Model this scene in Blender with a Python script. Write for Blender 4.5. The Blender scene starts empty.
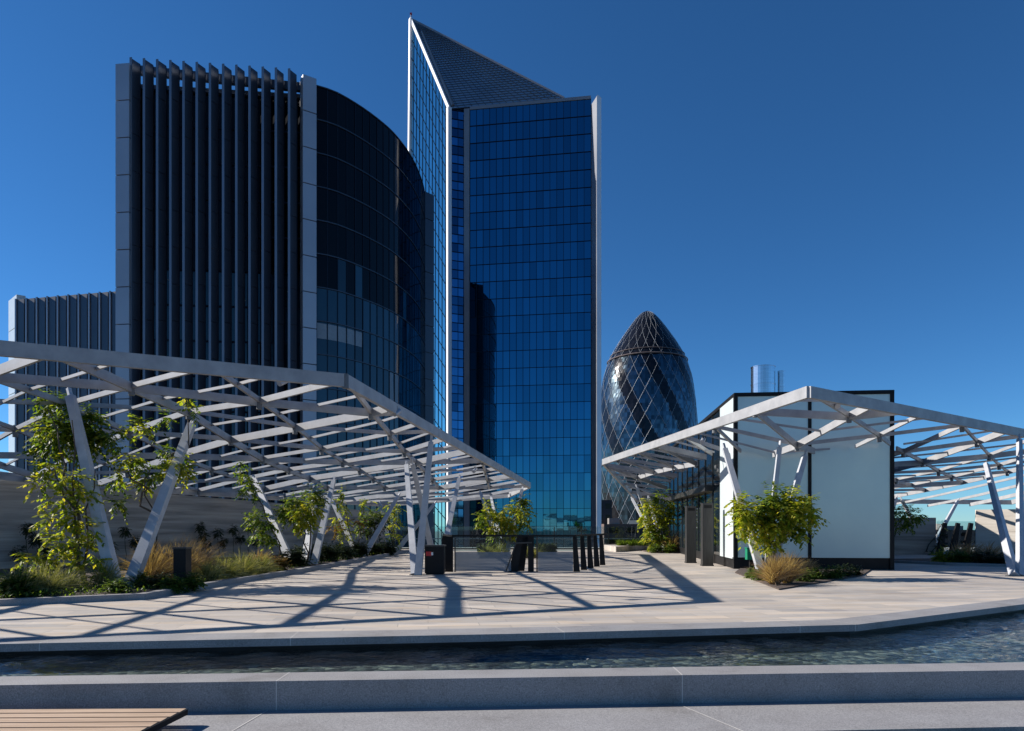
import bpy, math, random
import numpy as np
from mathutils import Vector, Matrix
R = random.Random(7)
S = bpy.context.scene
COL = S.collection
CAM_Z, F = 1.6, 683.0
HX, HY = 512.0, 525.0

def P(px, py, Y):
    "point at distance Y that the surveyed photo shows at px, py"
    return Vector(((px-HX)/F*Y, Y, CAM_Z+(HY-py)/F*Y))
def G(px, py, z=0.0):
    Y = (CAM_Z-z)*F/(py-HY)
    return Vector(((px-HX)/F*Y, Y, z))

# ------------------------------------------------------------------ materials
def nodes_of(name):
    m = bpy.data.materials.new(name); m.use_nodes = True
    nt = m.node_tree; b = nt.nodes['Principled BSDF']
    return m, nt, b
def N(nt, kind, **kw):
    n = nt.nodes.new(kind)
    for k, v in kw.items():
        if k in n.inputs: n.inputs[k].default_value = v
        else: setattr(n, k, v)
    return n
def ramp(nt, stops):
    r = nt.nodes.new('ShaderNodeValToRGB')
    while len(r.color_ramp.elements) < len(stops): r.color_ramp.elements.new(0.5)
    for e, (p, c) in zip(r.color_ramp.elements, stops):
        e.position = p; e.color = (*c, 1)
    return r
def mat(name, c1, c2=None, rough=.5, metal=0., scale=3., bump=0., spec=.5, stretch=(1,1,1), detail=6, bscale=None, rvar=0.):
    m, nt, b = nodes_of(name)
    b.inputs['Roughness'].default_value = rough
    b.inputs['Metallic'].default_value = metal
    b.inputs['Specular IOR Level'].default_value = spec
    c2 = c2 or tuple(x*.82 for x in c1)
    tc = N(nt, 'ShaderNodeTexCoord'); mp = N(nt, 'ShaderNodeMapping')
    mp.inputs['Scale'].default_value = stretch
    nt.links.new(tc.outputs['Object'], mp.inputs['Vector'])
    no = N(nt, 'ShaderNodeTexNoise', Scale=scale, Detail=detail, Roughness=.6)
    nt.links.new(mp.outputs[0], no.inputs['Vector'])
    r = ramp(nt, [(.32, c1), (.68, c2)])
    nt.links.new(no.outputs['Fac'], r.inputs[0])
    nt.links.new(r.outputs[0], b.inputs['Base Color'])
    if rvar:
        mr = N(nt, 'ShaderNodeMapRange'); mr.inputs['To Min'].default_value = rough-rvar; mr.inputs['To Max'].default_value = rough+rvar
        nt.links.new(no.outputs['Fac'], mr.inputs[0]); nt.links.new(mr.outputs[0], b.inputs['Roughness'])
    if bump:
        n2 = N(nt, 'ShaderNodeTexNoise', Scale=bscale or scale*8, Detail=4)
        nt.links.new(mp.outputs[0], n2.inputs['Vector'])
        bp = N(nt, 'ShaderNodeBump', Strength=bump, Distance=.01)
        nt.links.new(n2.outputs['Fac'], bp.inputs['Height']); nt.links.new(bp.outputs[0], b.inputs['Normal'])
    return m

def leaf_mat(name, cols, trans=.45, rough=.5):
    m, nt, b = nodes_of(name)
    out = nt.nodes['Material Output']
    ge = N(nt, 'ShaderNodeNewGeometry')
    k = len(cols)
    r = ramp(nt, [((i+.5)/k, c) for i, c in enumerate(cols)])
    nt.links.new(ge.outputs['Random Per Island'], r.inputs[0])
    nt.links.new(r.outputs[0], b.inputs['Base Color'])
    b.inputs['Roughness'].default_value = rough
    b.inputs['Specular IOR Level'].default_value = .35
    tr = N(nt, 'ShaderNodeBsdfTranslucent')
    mx = N(nt, 'ShaderNodeMixRGB', blend_type='MULTIPLY'); mx.inputs[0].default_value = 1
    mx.inputs[2].default_value = (1.5, 1.5, .5, 1)
    nt.links.new(r.outputs[0], mx.inputs[1]); nt.links.new(mx.outputs[0], tr.inputs['Color'])
    mix = N(nt, 'ShaderNodeMixShader'); mix.inputs[0].default_value = trans
    nt.links.new(b.outputs[0], mix.inputs[1]); nt.links.new(tr.outputs[0], mix.inputs[2])
    nt.links.new(mix.outputs[0], out.inputs['Surface'])
    return m

def paving_mat():
    m, nt, b = nodes_of('sandstone_paving')
    tc = N(nt, 'ShaderNodeTexCoord'); mp = N(nt, 'ShaderNodeMapping')
    mp.inputs['Rotation'].default_value = (0, 0, math.radians(-7))
    nt.links.new(tc.outputs['Object'], mp.inputs['Vector'])
    br = N(nt, 'ShaderNodeTexBrick', Scale=1.0)
    br.inputs['Color1'].default_value = (.49, .445, .395, 1); br.inputs['Color2'].default_value = (.325, .31, .295, 1)
    br.inputs['Mortar'].default_value = (.24, .23, .22, 1)
    br.inputs['Mortar Size'].default_value = .006; br.inputs['Mortar Smooth'].default_value = .3
    br.inputs['Brick Width'].default_value = 1.3; br.inputs['Row Height'].default_value = .34
    br.offset = .37; br.offset_frequency = 2
    nt.links.new(mp.outputs[0], br.inputs['Vector'])
    mp2 = N(nt, 'ShaderNodeMapping'); mp2.inputs['Scale'].default_value = (.35, 2.6, 1); mp2.inputs['Rotation'].default_value = (0,0,math.radians(-12))
    nt.links.new(tc.outputs['Object'], mp2.inputs['Vector'])
    no = N(nt, 'ShaderNodeTexNoise', Scale=1.6, Detail=8, Roughness=.62, Distortion=.8)
    nt.links.new(mp2.outputs[0], no.inputs['Vector'])
    r = ramp(nt, [(.30, (.74,.73,.74)), (.45, (1.0,.99,.98)), (.53, (1.1,1.05,.98)), (.60, (1.05,.93,.78)), (.66, (.98,.96,.94)), (.74, (.80,.75,.70))])
    nt.links.new(no.outputs['Fac'], r.inputs[0])
    mx = N(nt, 'ShaderNodeMixRGB', blend_type='MULTIPLY'); mx.inputs[0].default_value = 1
    nt.links.new(br.outputs['Color'], mx.inputs[1]); nt.links.new(r.outputs[0], mx.inputs[2])
    n3 = N(nt, 'ShaderNodeTexNoise', Scale=.35, Detail=5)
    nt.links.new(tc.outputs['Object'], n3.inputs['Vector'])
    r3 = ramp(nt, [(.3, (.76,.76,.77)), (.62, (1.06,1.05,1.03))])
    nt.links.new(n3.outputs['Fac'], r3.inputs[0])
    mx2 = N(nt, 'ShaderNodeMixRGB', blend_type='MULTIPLY'); mx2.inputs[0].default_value = 1
    nt.links.new(mx.outputs[0], mx2.inputs[1]); nt.links.new(r3.outputs[0], mx2.inputs[2])
    nt.links.new(mx2.outputs[0], b.inputs['Base Color'])
    b.inputs['Roughness'].default_value = .62
    bp = N(nt, 'ShaderNodeBump', Strength=.25, Distance=.004)
    nt.links.new(br.outputs['Fac'], bp.inputs['Height']); bp.invert = True
    nt.links.new(bp.outputs[0], b.inputs['Normal'])
    return m

def granite_mat(name, c1, c2):
    m, nt, b = nodes_of(name)
    tc = N(nt, 'ShaderNodeTexCoord')
    n1 = N(nt, 'ShaderNodeTexNoise', Scale=75, Detail=5, Roughness=.85)
    n2 = N(nt, 'ShaderNodeTexNoise', Scale=1.3, Detail=7, Roughness=.6)
    for n in (n1, n2): nt.links.new(tc.outputs['Object'], n.inputs['Vector'])
    r1 = ramp(nt, [(.3, c1), (.7, c2)]); nt.links.new(n1.outputs['Fac'], r1.inputs[0])
    r2 = ramp(nt, [(.3, (.70,.68,.65)), (.42, (.93,.92,.91)), (.6, (1.06,1.06,1.06))]); nt.links.new(n2.outputs['Fac'], r2.inputs[0])
    mx = N(nt, 'ShaderNodeMixRGB', blend_type='MULTIPLY'); mx.inputs[0].default_value = 1
    nt.links.new(r1.outputs[0], mx.inputs[1]); nt.links.new(r2.outputs[0], mx.inputs[2])
    nt.links.new(mx.outputs[0], b.inputs['Base Color'])
    b.inputs['Roughness'].default_value = .6
    bp = N(nt, 'ShaderNodeBump', Strength=.15, Distance=.003)
    nt.links.new(n1.outputs['Fac'], bp.inputs['Height']); nt.links.new(bp.outputs[0], b.inputs['Normal'])
    return m

def board_mat(name, c1, c2):
    "rammed, board marked stone wall: uneven horizontal courses"
    m, nt, b = nodes_of(name)
    tc = N(nt, 'ShaderNodeTexCoord'); mp = N(nt, 'ShaderNodeMapping'); mp.inputs['Scale'].default_value = (.12,.12,2.6)
    nt.links.new(tc.outputs['Object'], mp.inputs['Vector'])
    no = N(nt, 'ShaderNodeTexNoise', Scale=1.7, Detail=7, Roughness=.65, Distortion=.3)
    nt.links.new(mp.outputs[0], no.inputs['Vector'])
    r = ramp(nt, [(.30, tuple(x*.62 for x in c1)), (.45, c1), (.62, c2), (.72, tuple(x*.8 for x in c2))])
    nt.links.new(no.outputs['Fac'], r.inputs[0])
    nt.links.new(r.outputs[0], b.inputs['Base Color'])
    b.inputs['Roughness'].default_value = .85
    bp = N(nt, 'ShaderNodeBump', Strength=.6, Distance=.03)
    nt.links.new(no.outputs['Fac'], bp.inputs['Height']); nt.links.new(bp.outputs[0], b.inputs['Normal'])
    return m

def mirror_glass(name, tint, rough=.03, var=.25):
    "coated curtain-wall glass; every pane differs a little"
    m, nt, b = nodes_of(name)
    ge = N(nt, 'ShaderNodeNewGeometry')
    lo = tuple(x*(1-var) for x in tint); hi = tuple(x*(1+var) for x in tint)
    r = ramp(nt, [(0, lo), (1, hi)])
    nt.links.new(ge.outputs['Random Per Island'], r.inputs[0])
    nt.links.new(r.outputs[0], b.inputs['Base Color'])
    b.inputs['Metallic'].default_value = 1; b.inputs['Roughness'].default_value = rough
    return m
def dark_glass(name, col, rough=.04, spec=.5, var=.5):
    m, nt, b = nodes_of(name)
    ge = N(nt, 'ShaderNodeNewGeometry')
    r = ramp(nt, [(0, tuple(x*(1-var) for x in col)), (1, tuple(x*(1+var) for x in col))])
    nt.links.new(ge.outputs['Random Per Island'], r.inputs[0])
    nt.links.new(r.outputs[0], b.inputs['Base Color'])
    b.inputs['Roughness'].default_value = rough; b.inputs['Specular IOR Level'].default_value = spec
    return m
def clear_glass(name, tint, alpha=.75):
    m, nt, b = nodes_of(name)
    out = nt.nodes['Material Output']
    tr = N(nt, 'ShaderNodeBsdfTransparent'); tr.inputs[0].default_value = (*tint, 1)
    gl = N(nt, 'ShaderNodeBsdfGlossy'); gl.inputs['Roughness'].default_value = .02
    fr = N(nt, 'ShaderNodeFresnel', IOR=1.5)
    mx = N(nt, 'ShaderNodeMixShader')
    nt.links.new(fr.outputs[0], mx.inputs[0]); nt.links.new(tr.outputs[0], mx.inputs[1]); nt.links.new(gl.outputs[0], mx.inputs[2])
    nt.links.new(mx.outputs[0], out.inputs['Surface'])
    return m
def water_mat():
    m, nt, b = nodes_of('pool_water')
    out=nt.nodes['Material Output']
    tc = N(nt, 'ShaderNodeTexCoord'); mp = N(nt, 'ShaderNodeMapping'); mp.inputs['Scale'].default_value = (1, 1.5, 1)
    nt.links.new(tc.outputs['Object'], mp.inputs['Vector'])
    n2 = N(nt, 'ShaderNodeTexNoise', Scale=7, Detail=2, Distortion=.8); nt.links.new(mp.outputs[0], n2.inputs['Vector'])
    b2 = N(nt, 'ShaderNodeBump', Strength=.6, Distance=.03); nt.links.new(n2.outputs['Fac'], b2.inputs['Height'])
    tr = N(nt, 'ShaderNodeBsdfTransparent'); tr.inputs[0].default_value=(.80,.88,.87,1)
    gl = N(nt, 'ShaderNodeBsdfGlossy'); gl.inputs['Roughness'].default_value=.03
    fr = N(nt, 'ShaderNodeFresnel', IOR=1.33)
    nt.links.new(b2.outputs[0], gl.inputs['Normal']); nt.links.new(b2.outputs[0], fr.inputs['Normal'])
    mx = N(nt, 'ShaderNodeMixShader')
    ge = N(nt,'ShaderNodeNewGeometry'); iv = N(nt,'ShaderNodeMath',operation='SUBTRACT'); iv.inputs[0].default_value=1; mu=N(nt,'ShaderNodeMath',operation='MULTIPLY')
    nt.links.new(ge.outputs['Backfacing'],iv.inputs[1]); nt.links.new(fr.outputs[0],mu.inputs[0]); nt.links.new(iv.outputs[0],mu.inputs[1])
    nt.links.new(mu.outputs[0], mx.inputs[0]); nt.links.new(tr.outputs[0], mx.inputs[1]); nt.links.new(gl.outputs[0], mx.inputs[2])
    nt.links.new(mx.outputs[0], out.inputs['Surface'])
    return m
def bed_mat():
    m, nt, b = nodes_of('pebbled_bed')
    tc = N(nt, 'ShaderNodeTexCoord'); no = N(nt, 'ShaderNodeTexNoise', Scale=3, Detail=4)
    nt.links.new(tc.outputs['Object'], no.inputs['Vector'])
    ad = N(nt, 'ShaderNodeMixRGB', blend_type='ADD'); ad.inputs[0].default_value=.22
    nt.links.new(tc.outputs['Object'], ad.inputs[1]); nt.links.new(no.outputs['Color'], ad.inputs[2])
    vo = N(nt, 'ShaderNodeTexVoronoi', Scale=9); nt.links.new(ad.outputs[0], vo.inputs['Vector'])
    r = ramp(nt, [(.1,(.008,.012,.014)),(.5,(.03,.042,.045)),(.75,(.075,.09,.08)),(.95,(.20,.21,.17))])
    sep = N(nt,'ShaderNodeSeparateColor'); nt.links.new(vo.outputs['Color'], sep.inputs[0]); nt.links.new(sep.outputs[0], r.inputs[0])
    nt.links.new(r.outputs[0], b.inputs['Base Color']); b.inputs['Roughness'].default_value=.6
    bp = N(nt, 'ShaderNodeBump', Strength=.8, Distance=.03); nt.links.new(vo.outputs['Distance'], bp.inputs['Height']); bp.invert=True
    nt.links.new(bp.outputs[0], b.inputs['Normal'])
    return m

M = {}
M['paving'] = paving_mat()
M['granite'] = granite_mat('grey_granite', (.08,.08,.085), (.41,.40,.395))
M['mortar'] = mat('pale_mortar', (.55,.53,.5), rough=.8)
M['water'] = water_mat()
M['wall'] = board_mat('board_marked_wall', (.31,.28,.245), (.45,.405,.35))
M['wall_sunlit'] = board_mat('sunlit_rammed_wall', (.52,.465,.395), (.64,.585,.51))  # lighter copy of the walling, sunlight put into the colour
M['soil'] = mat('bark_mulch', (.05,.035,.027), (.10,.075,.06), rough=.95, scale=30, bump=.8)
M['steel'] = mat('galvanised_steel', (.36,.36,.365), (.25,.255,.265), rough=.5, metal=.1, scale=2.2, bump=.06, detail=9, rvar=.1)
M['hub'] = mat('dark_node', (.10,.105,.11), (.15,.155,.16), rough=.5)
M['leg'] = mat('pale_painted_steel', (.46,.47,.49), (.33,.345,.37), rough=.5, metal=.1, scale=2.5, bump=.08, detail=9, rvar=.1)
M['black'] = mat('black_metal', (.006,.006,.007), (.011,.011,.012), rough=.5, scale=4, spec=.2)
M['charcoal'] = mat('charcoal_steel', (.028,.027,.026), (.05,.048,.046), rough=.38, metal=.3, scale=3, stretch=(8,8,.5))
M['frost'] = mat('frosted_glass', (.55,.69,.65), (.45,.59,.59), rough=.13, scale=.35, spec=.8)
M['frost_low'] = mat('frosted_film', (.22,.25,.29), (.18,.21,.25), rough=.35, scale=1.2)
def film():
    m=M['frost_low']; nt=m.node_tree; b=nt.nodes['Principled BSDF']; out=nt.nodes['Material Output']
    tr=N(nt,'ShaderNodeBsdfTransparent'); tr.inputs[0].default_value=(.85,.9,.95,1); mx=N(nt,'ShaderNodeMixShader'); mx.inputs[0].default_value=.38
    nt.links.new(b.outputs[0],mx.inputs[1]); nt.links.new(tr.outputs[0],mx.inputs[2]); nt.links.new(mx.outputs[0],out.inputs['Surface'])
film()
M['white_panel'] = mat('white_glass_panel', (.56,.61,.61), (.50,.56,.57), rough=.25, scale=.6)
M['dark_side'] = dark_glass('dark_shop_glass', (.008,.013,.017), spec=.35)
M['clear'] = clear_glass('clear_balustrade_glass', (.78,.86,.88))
M['timber'] = mat('hardwood_slat', (.47,.34,.235), (.33,.225,.145), rough=.6, scale=2.5, stretch=(.6,9,9), bump=.2)
M['alu'] = mat('anodised_panel', (.36,.38,.42), (.31,.33,.37), rough=.42, metal=.35, scale=.12)
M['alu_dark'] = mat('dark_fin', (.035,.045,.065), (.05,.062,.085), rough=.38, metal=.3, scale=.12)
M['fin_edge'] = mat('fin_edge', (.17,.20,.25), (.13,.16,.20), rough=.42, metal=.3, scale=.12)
M['tower_glass'] = dark_glass('tower_black_glass', (.003,.004,.006), spec=.16)
M['tower_glass_blue'] = dark_glass('tower_blue_glass', (.007,.028,.046), spec=.65, var=.9)
M['pane_lit'] = mat('lit_pane', (.22,.27,.31), rough=.6)  # pale panes whose lit look is put into the colour
M['lamp_fleck'] = mat('ceiling_fleck', (.5,.42,.3), rough=.6)
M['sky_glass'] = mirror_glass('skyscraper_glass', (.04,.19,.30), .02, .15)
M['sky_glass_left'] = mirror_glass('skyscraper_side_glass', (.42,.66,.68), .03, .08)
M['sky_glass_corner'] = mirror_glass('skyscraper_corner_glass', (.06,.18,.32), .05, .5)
M['roof_louvre'] = mat('roof_louvre', (.26,.36,.47), (.20,.29,.39), rough=.35, metal=.5, scale=.15)
M['mullion'] = mat('dark_mullion', (.012,.025,.045), rough=.85, spec=.1)
M['mullion_pale'] = mat('pale_mullion', (.03,.07,.115), rough=.9, spec=.05)
M['mullion_roof'] = mat('roof_grid', (.10,.14,.19), rough=.7, spec=.1)
M['white_trim'] = mat('white_metal_trim', (.78,.78,.80), (.68,.68,.72), rough=.4, scale=.2)
M['grey_trim'] = mat('grey_metal_trim', (.22,.23,.26), (.17,.18,.21), rough=.4, scale=.2)
M['g_light'] = mirror_glass('dome_blue_glass', (.095,.128,.146), .2, .45)
M['g_dark'] = dark_glass('dome_dark_glass', (.007,.007,.009), rough=.14, spec=.35)
M['g_lattice'] = mat('dome_lattice', (.36,.38,.40), (.28,.30,.33), rough=.45, metal=.1, scale=.1)
M['g_ring'] = mat('dome_ring', (.12,.09,.08), (.16,.13,.12), rough=.4)
M['chrome'] = mat('brushed_flue', (.72,.73,.75), (.55,.57,.6), rough=.2, metal=1, scale=2, stretch=(1,1,14))
M['asphalt'] = mat('city_ground', (.05,.05,.055), (.09,.088,.085), rough=.9, scale=.02)
M['city'] = mat('far_facade', (.16,.15,.14), (.24,.22,.20), rough=.8, scale=.05)
M['city_dark'] = mat('far_dark_facade', (.012,.013,.016), (.02,.02,.024), rough=.5, scale=.05)
M['brick'] = mat('far_brick', (.10,.06,.045), (.14,.09,.07), rough=.8, scale=.2)
M['red'] = mat('red_sign', (.55,.02,.02), rough=.4)
M['white'] = mat('white_sign', (.75,.75,.75), rough=.4)
M['green'] = mat('green_plastic', (.005,.20,.10), (.004,.16,.08), rough=.35)
M['vine'] = leaf_mat('vine_leaf', [(.05,.095,.016),(.085,.15,.022),(.14,.20,.028),(.23,.25,.035)], trans=.5)
M['vine_y'] = leaf_mat('young_vine_leaf', [(.12,.18,.022),(.22,.28,.03),(.32,.34,.04),(.40,.35,.05)], trans=.58)
M['vine_d'] = leaf_mat('dark_leaf', [(.014,.026,.010),(.022,.038,.012),(.035,.052,.015)], trans=.25)
M['shrub'] = leaf_mat('low_shrub_leaf', [(.04,.075,.014),(.08,.13,.022),(.13,.18,.03)], trans=.45)
M['autumn'] = leaf_mat('russet_leaf', [(.14,.07,.02),(.20,.11,.03),(.12,.10,.02)], trans=.4)
M['grass_g'] = leaf_mat('feather_grass', [(.13,.15,.055),(.22,.22,.10),(.36,.33,.19)], trans=.4, rough=.7)
M['grass_b'] = leaf_mat('brown_grass', [(.22,.14,.09),(.30,.20,.13),(.42,.30,.21)], trans=.4, rough=.7)
M['stem'] = mat('woody_stem', (.06,.045,.032), (.10,.075,.055), rough=.9, scale=20)

# ------------------------------------------------------------------ mesh helpers
class MB:
    def __init__(s): s.v=[]; s.f=[]; s.m=[]; s.cur=0
    def add(s, vs, fs, mi=None):
        o=len(s.v); s.v.extend([tuple(v) for v in vs]); mi = s.cur if mi is None else mi
        for f in fs: s.f.append(tuple(i+o for i in f)); s.m.append(mi)
    def quad(s, a,b,c,d, mi=None): s.add([a,b,c,d],[(0,1,2,3)],mi)
    def box(s, lo, hi, mi=None):
        x0,y0,z0=lo; x1,y1,z1=hi
        s.add([(x0,y0,z0),(x1,y0,z0),(x1,y1,z0),(x0,y1,z0),(x0,y0,z1),(x1,y0,z1),(x1,y1,z1),(x0,y1,z1)],
              [(3,2,1,0),(4,5,6,7),(0,1,5,4),(1,2,6,5),(2,3,7,6),(3,0,4,7)],mi)
    def prism(s, poly, z0, z1, mi=None):
        n=len(poly)
        a=sum(poly[i][0]*poly[(i+1)%n][1]-poly[(i+1)%n][0]*poly[i][1] for i in range(n))
        if a<0: poly=poly[::-1]
        s.add([(p[0],p[1],z0) for p in poly]+[(p[0],p[1],z1) for p in poly],
              [tuple(range(n-1,-1,-1)), tuple(range(n,2*n))]+[(i,(i+1)%n,n+(i+1)%n,n+i) for i in range(n)],mi)
    def bar(s, p, q, w, h, w2=None, h2=None, up=(0,0,1), mi=None):
        p=Vector(p); q=Vector(q); d=(q-p).normalized(); up=Vector(up)
        if abs(d.dot(up))>.98: up=Vector((0,1,0))
        sx=d.cross(up).normalized(); sy=sx.cross(d).normalized()
        w2=w if w2 is None else w2; h2=h if h2 is None else h2
        vs=[]
        for c,a,b in ((p,w,h),(q,w2,h2)):
            for i,j in ((-1,-1),(1,-1),(1,1),(-1,1)): vs.append(c+sx*a*.5*i+sy*b*.5*j)
        s.add(vs,[(0,1,2,3)[::-1],(4,5,6,7),(0,1,5,4),(1,2,6,5),(2,3,7,6),(3,0,4,7)],mi)
    def tube(s, p, q, r, r2=None, n=8, mi=None, caps=True):
        p=Vector(p); q=Vector(q); d=(q-p).normalized(); u=d.orthogonal().normalized(); w=d.cross(u)
        r2=r if r2 is None else r2
        vs=[]
        for c,a in ((p,r),(q,r2)):
            for i in range(n):
                t=2*math.pi*i/n; vs.append(c+u*math.cos(t)*a+w*math.sin(t)*a)
        fs=[(i,(i+1)%n,n+(i+1)%n,n+i) for i in range(n)]
        if caps: fs+= [tuple(range(n-1,-1,-1)),tuple(range(n,2*n))]
        s.add(vs,fs,mi)
    def path(s, pts, r, r2=None, n=6, mi=None):
        pts=[Vector(p) for p in pts]; r2=r if r2 is None else r2; k=len(pts); vs=[]
        for j,c in enumerate(pts):
            d=(pts[min(j+1,k-1)]-pts[max(j-1,0)]).normalized()
            u=d.cross(Vector((.3,.9,.31))).normalized(); w=d.cross(u); a=r+(r2-r)*j/(k-1)
            for i in range(n):
                t=2*math.pi*i/n; vs.append(c+u*math.cos(t)*a+w*math.sin(t)*a)
        fs=[(j*n+i,j*n+(i+1)%n,(j+1)*n+(i+1)%n,(j+1)*n+i) for j in range(k-1) for i in range(n)]
        s.add(vs,fs,mi)
    def ribbon(s, pts, w, h, mi=None):
        "a rectangular hollow section that follows pts (tops), plumb sides, butted ends"
        pts=[Vector(p) for p in pts]; k=len(pts); vs=[]
        for j,c in enumerate(pts):
            d=(pts[min(j+1,k-1)]-pts[max(j-1,0)]); n=Vector((d.y,-d.x,0)).normalized()
            if 0<j<k-1:
                d1=(pts[j]-pts[j-1]); n1=Vector((d1.y,-d1.x,0)).normalized(); n = n/max(.4,n.dot(n1))
            vs += [c-n*w/2-Vector((0,0,h)), c+n*w/2-Vector((0,0,h)), c+n*w/2, c-n*w/2]
        fs=[]
        for j in range(k-1):
            for i in range(4): fs.append((j*4+i,j*4+(i+1)%4,(j+1)*4+(i+1)%4,(j+1)*4+i))
        fs += [(3,2,1,0), tuple(4*(k-1)+i for i in range(4))]
        s.add(vs,fs,mi)
    def build(s, name, mats, parent=None, origin=None, smooth=False):
        if parent is not None: origin = Vector(parent['_o']) if '_o' in parent else Vector((0,0,0))
        origin = Vector(origin) if origin is not None else Vector((0,0,0))
        me=bpy.data.meshes.new(name)
        me.from_pydata([(v[0]-origin.x,v[1]-origin.y,v[2]-origin.z) for v in s.v],[],s.f)
        if not isinstance(mats,(list,tuple)): mats=[mats]
        for m in mats: me.materials.append(m)
        me.polygons.foreach_set('material_index', s.m)
        if smooth: me.polygons.foreach_set('use_smooth',[True]*len(s.f))
        me.update()
        o=bpy.data.objects.new(name,me); COL.objects.link(o)
        o['_o']=tuple(origin)
        if parent is not None: o.parent=parent
        else: o.location=origin
        return o
MADE=[]
def tag(o,label,cat,group=None,kind=None):
    o['label']=label; o['category']=cat
    if group: o['group']=group
    if kind: o['kind']=kind
    return o
def thing(name,label,cat,loc=(0,0,0),group=None):
    o=bpy.data.objects.new(name,None); COL.objects.link(o); o.location=loc; o['_o']=tuple(loc)
    o.empty_display_size=.2
    return tag(o,label,cat,group)

# ------------------------------------------------------------------ ground, terrace, pool
mb=MB(); mb.quad((-9000,-9000,-67),(9000,-9000,-67),(9000,9000,-67),(-9000,9000,-67))
tag(mb.build('ground',M['asphalt']),'dark city ground far below the roof terrace','ground',kind='structure')

KERB=[(-30,6.9),(-6.83,9.12),(0,9.97),(5.52,10.9),(10.3,13.72),(16,17.1),(34,27.5)]      # water side edge of the far kerb
def offset(pl, d):
    out=[]
    for i,p in enumerate(pl):
        a=Vector(pl[max(i-1,0)]); b=Vector(pl[min(i+1,len(pl)-1)]); t=(b-a).normalized(); n=Vector((-t.y,t.x))
        out.append((p[0]+n.x*d,p[1]+n.y*d))
    return out
KW=.58
K2=offset(KERB,KW)
mb=MB(); mb.prism(list(K2)+[(44,34),(44,49),(-44,49),(-44,7.6)],-9,-.004)
tag(mb.build('paving',M['paving']),'pale streaked sandstone paving of the roof terrace','paving',kind='structure')
mb=MB()
def strip(mb, inner, outer, z0, z1, mi=None):
    k=len(inner); vs=[]
    for (a,b) in zip(inner,outer): vs+=[(a[0],a[1],z0),(b[0],b[1],z0),(b[0],b[1],z1),(a[0],a[1],z1)]
    fs=[]
    for j in range(k-1):
        for i in range(4): fs.append((j*4+(i+1)%4,j*4+i,(j+1)*4+i,(j+1)*4+(i+1)%4))
    fs+=[(0,1,2,3),(4*k-1,4*k-2,4*k-3,4*k-4)]
    mb.add(vs,fs,mi)
strip(mb,KERB,K2,-.095,.012)
KR=offset(KERB,.16)
def joint(mb,inner,outer,zt,zb,px):
    # pale mortar joint over the top and down the face, where the stone strip passes photo column px
    for (a,b,c,d) in zip(inner[:-1],inner[1:],outer[:-1],outer[1:]):
        for s in range(400):
            t=s/400; x=a[0]+(b[0]-a[0])*t; y=a[1]+(b[1]-a[1])*t
            if abs(HX+x/y*F-px)<1.2:
                x2=c[0]+(d[0]-c[0])*t; y2=c[1]+(d[1]-c[1])*t
                tx=Vector((b[0]-a[0],b[1]-a[1])).normalized()*.005
                mb.quad((x-tx.x,y-tx.y,zt+.002),(x+tx.x,y+tx.y,zt+.002),(x2+tx.x,y2+tx.y,zt+.002),(x2-tx.x,y2-tx.y,zt+.002),1)
                n=Vector((-tx.y,tx.x)).normalized()*-.002
                mb.quad((x-tx.x+n.x,y-tx.y+n.y,zb),(x+tx.x+n.x,y+tx.y+n.y,zb),(x+tx.x+n.x,y+tx.y+n.y,zt+.002),(x-tx.x+n.x,y-tx.y+n.y,zt+.002),1)
                return
for px in (40,291,565,801,856): joint(mb,KERB,K2,.012,-.094,px)
m0=MB(); strip(m0,KR,offset(KERB,.5),-.6,-.097)
tag(m0.build('pool_wall',mat('shadow_black_stone',(.006,.008,.010),rough=.5)),'recessed side of the pool blackened as shade under the far kerb','pool wall',kind='structure')  # the black stands for the shadow band beneath the kerb slab
tag(mb.build('pool_kerb',[M['granite'],M['mortar']]),'grey granite kerb along the far edge of the water','kerb',kind='structure')

SL=.066
def LY(x,y0): return y0+SL*x
XR=[-30,-12,-6,0,6,12,30]
L_IN=[(x,LY(x,7.16)) for x in XR]; L_OUT=[(x,LY(x,7.57)) for x in XR]
mb=MB(); strip(mb,L_IN,L_OUT,-.9,0)
for px in (277,683): joint(mb,L_IN,L_OUT,0,-.298,px)
tag(mb.build('pool_ledge',[M['granite'],M['mortar']]),'long grey granite ledge along the near edge of the water','ledge',kind='structure')
T_IN=[(x,LY(x,6.12)) for x in XR]; T_OUT=[(x,LY(x,7.158)) for x in XR]
mb=MB(); strip(mb,T_IN,T_OUT,-1.2,-.30)
for px,dx in ((274,-.10),(684,.36)):
    a=G(px,HY+1.9*F/LY(0,7.15),-.296); b=a+Vector((dx,-.93,0))
    mb.quad(a+Vector((-.006,0,0)),b+Vector((-.006,0,0)),b+Vector((.006,0,0)),a+Vector((.006,0,0)),1)
tag(mb.build('granite_step',[M['granite'],M['mortar']]),'broad grey granite step in front of the ledge','step',kind='structure')
mb=MB(); mb.prism([(-30,-6),(30,-6),(30,LY(30,6.118)),(-30,LY(-30,6.118))],-1.4,-.74)
tag(mb.build('lower_paving',M['granite']),'lower grey paving below the granite step','paving',kind='structure')

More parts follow.
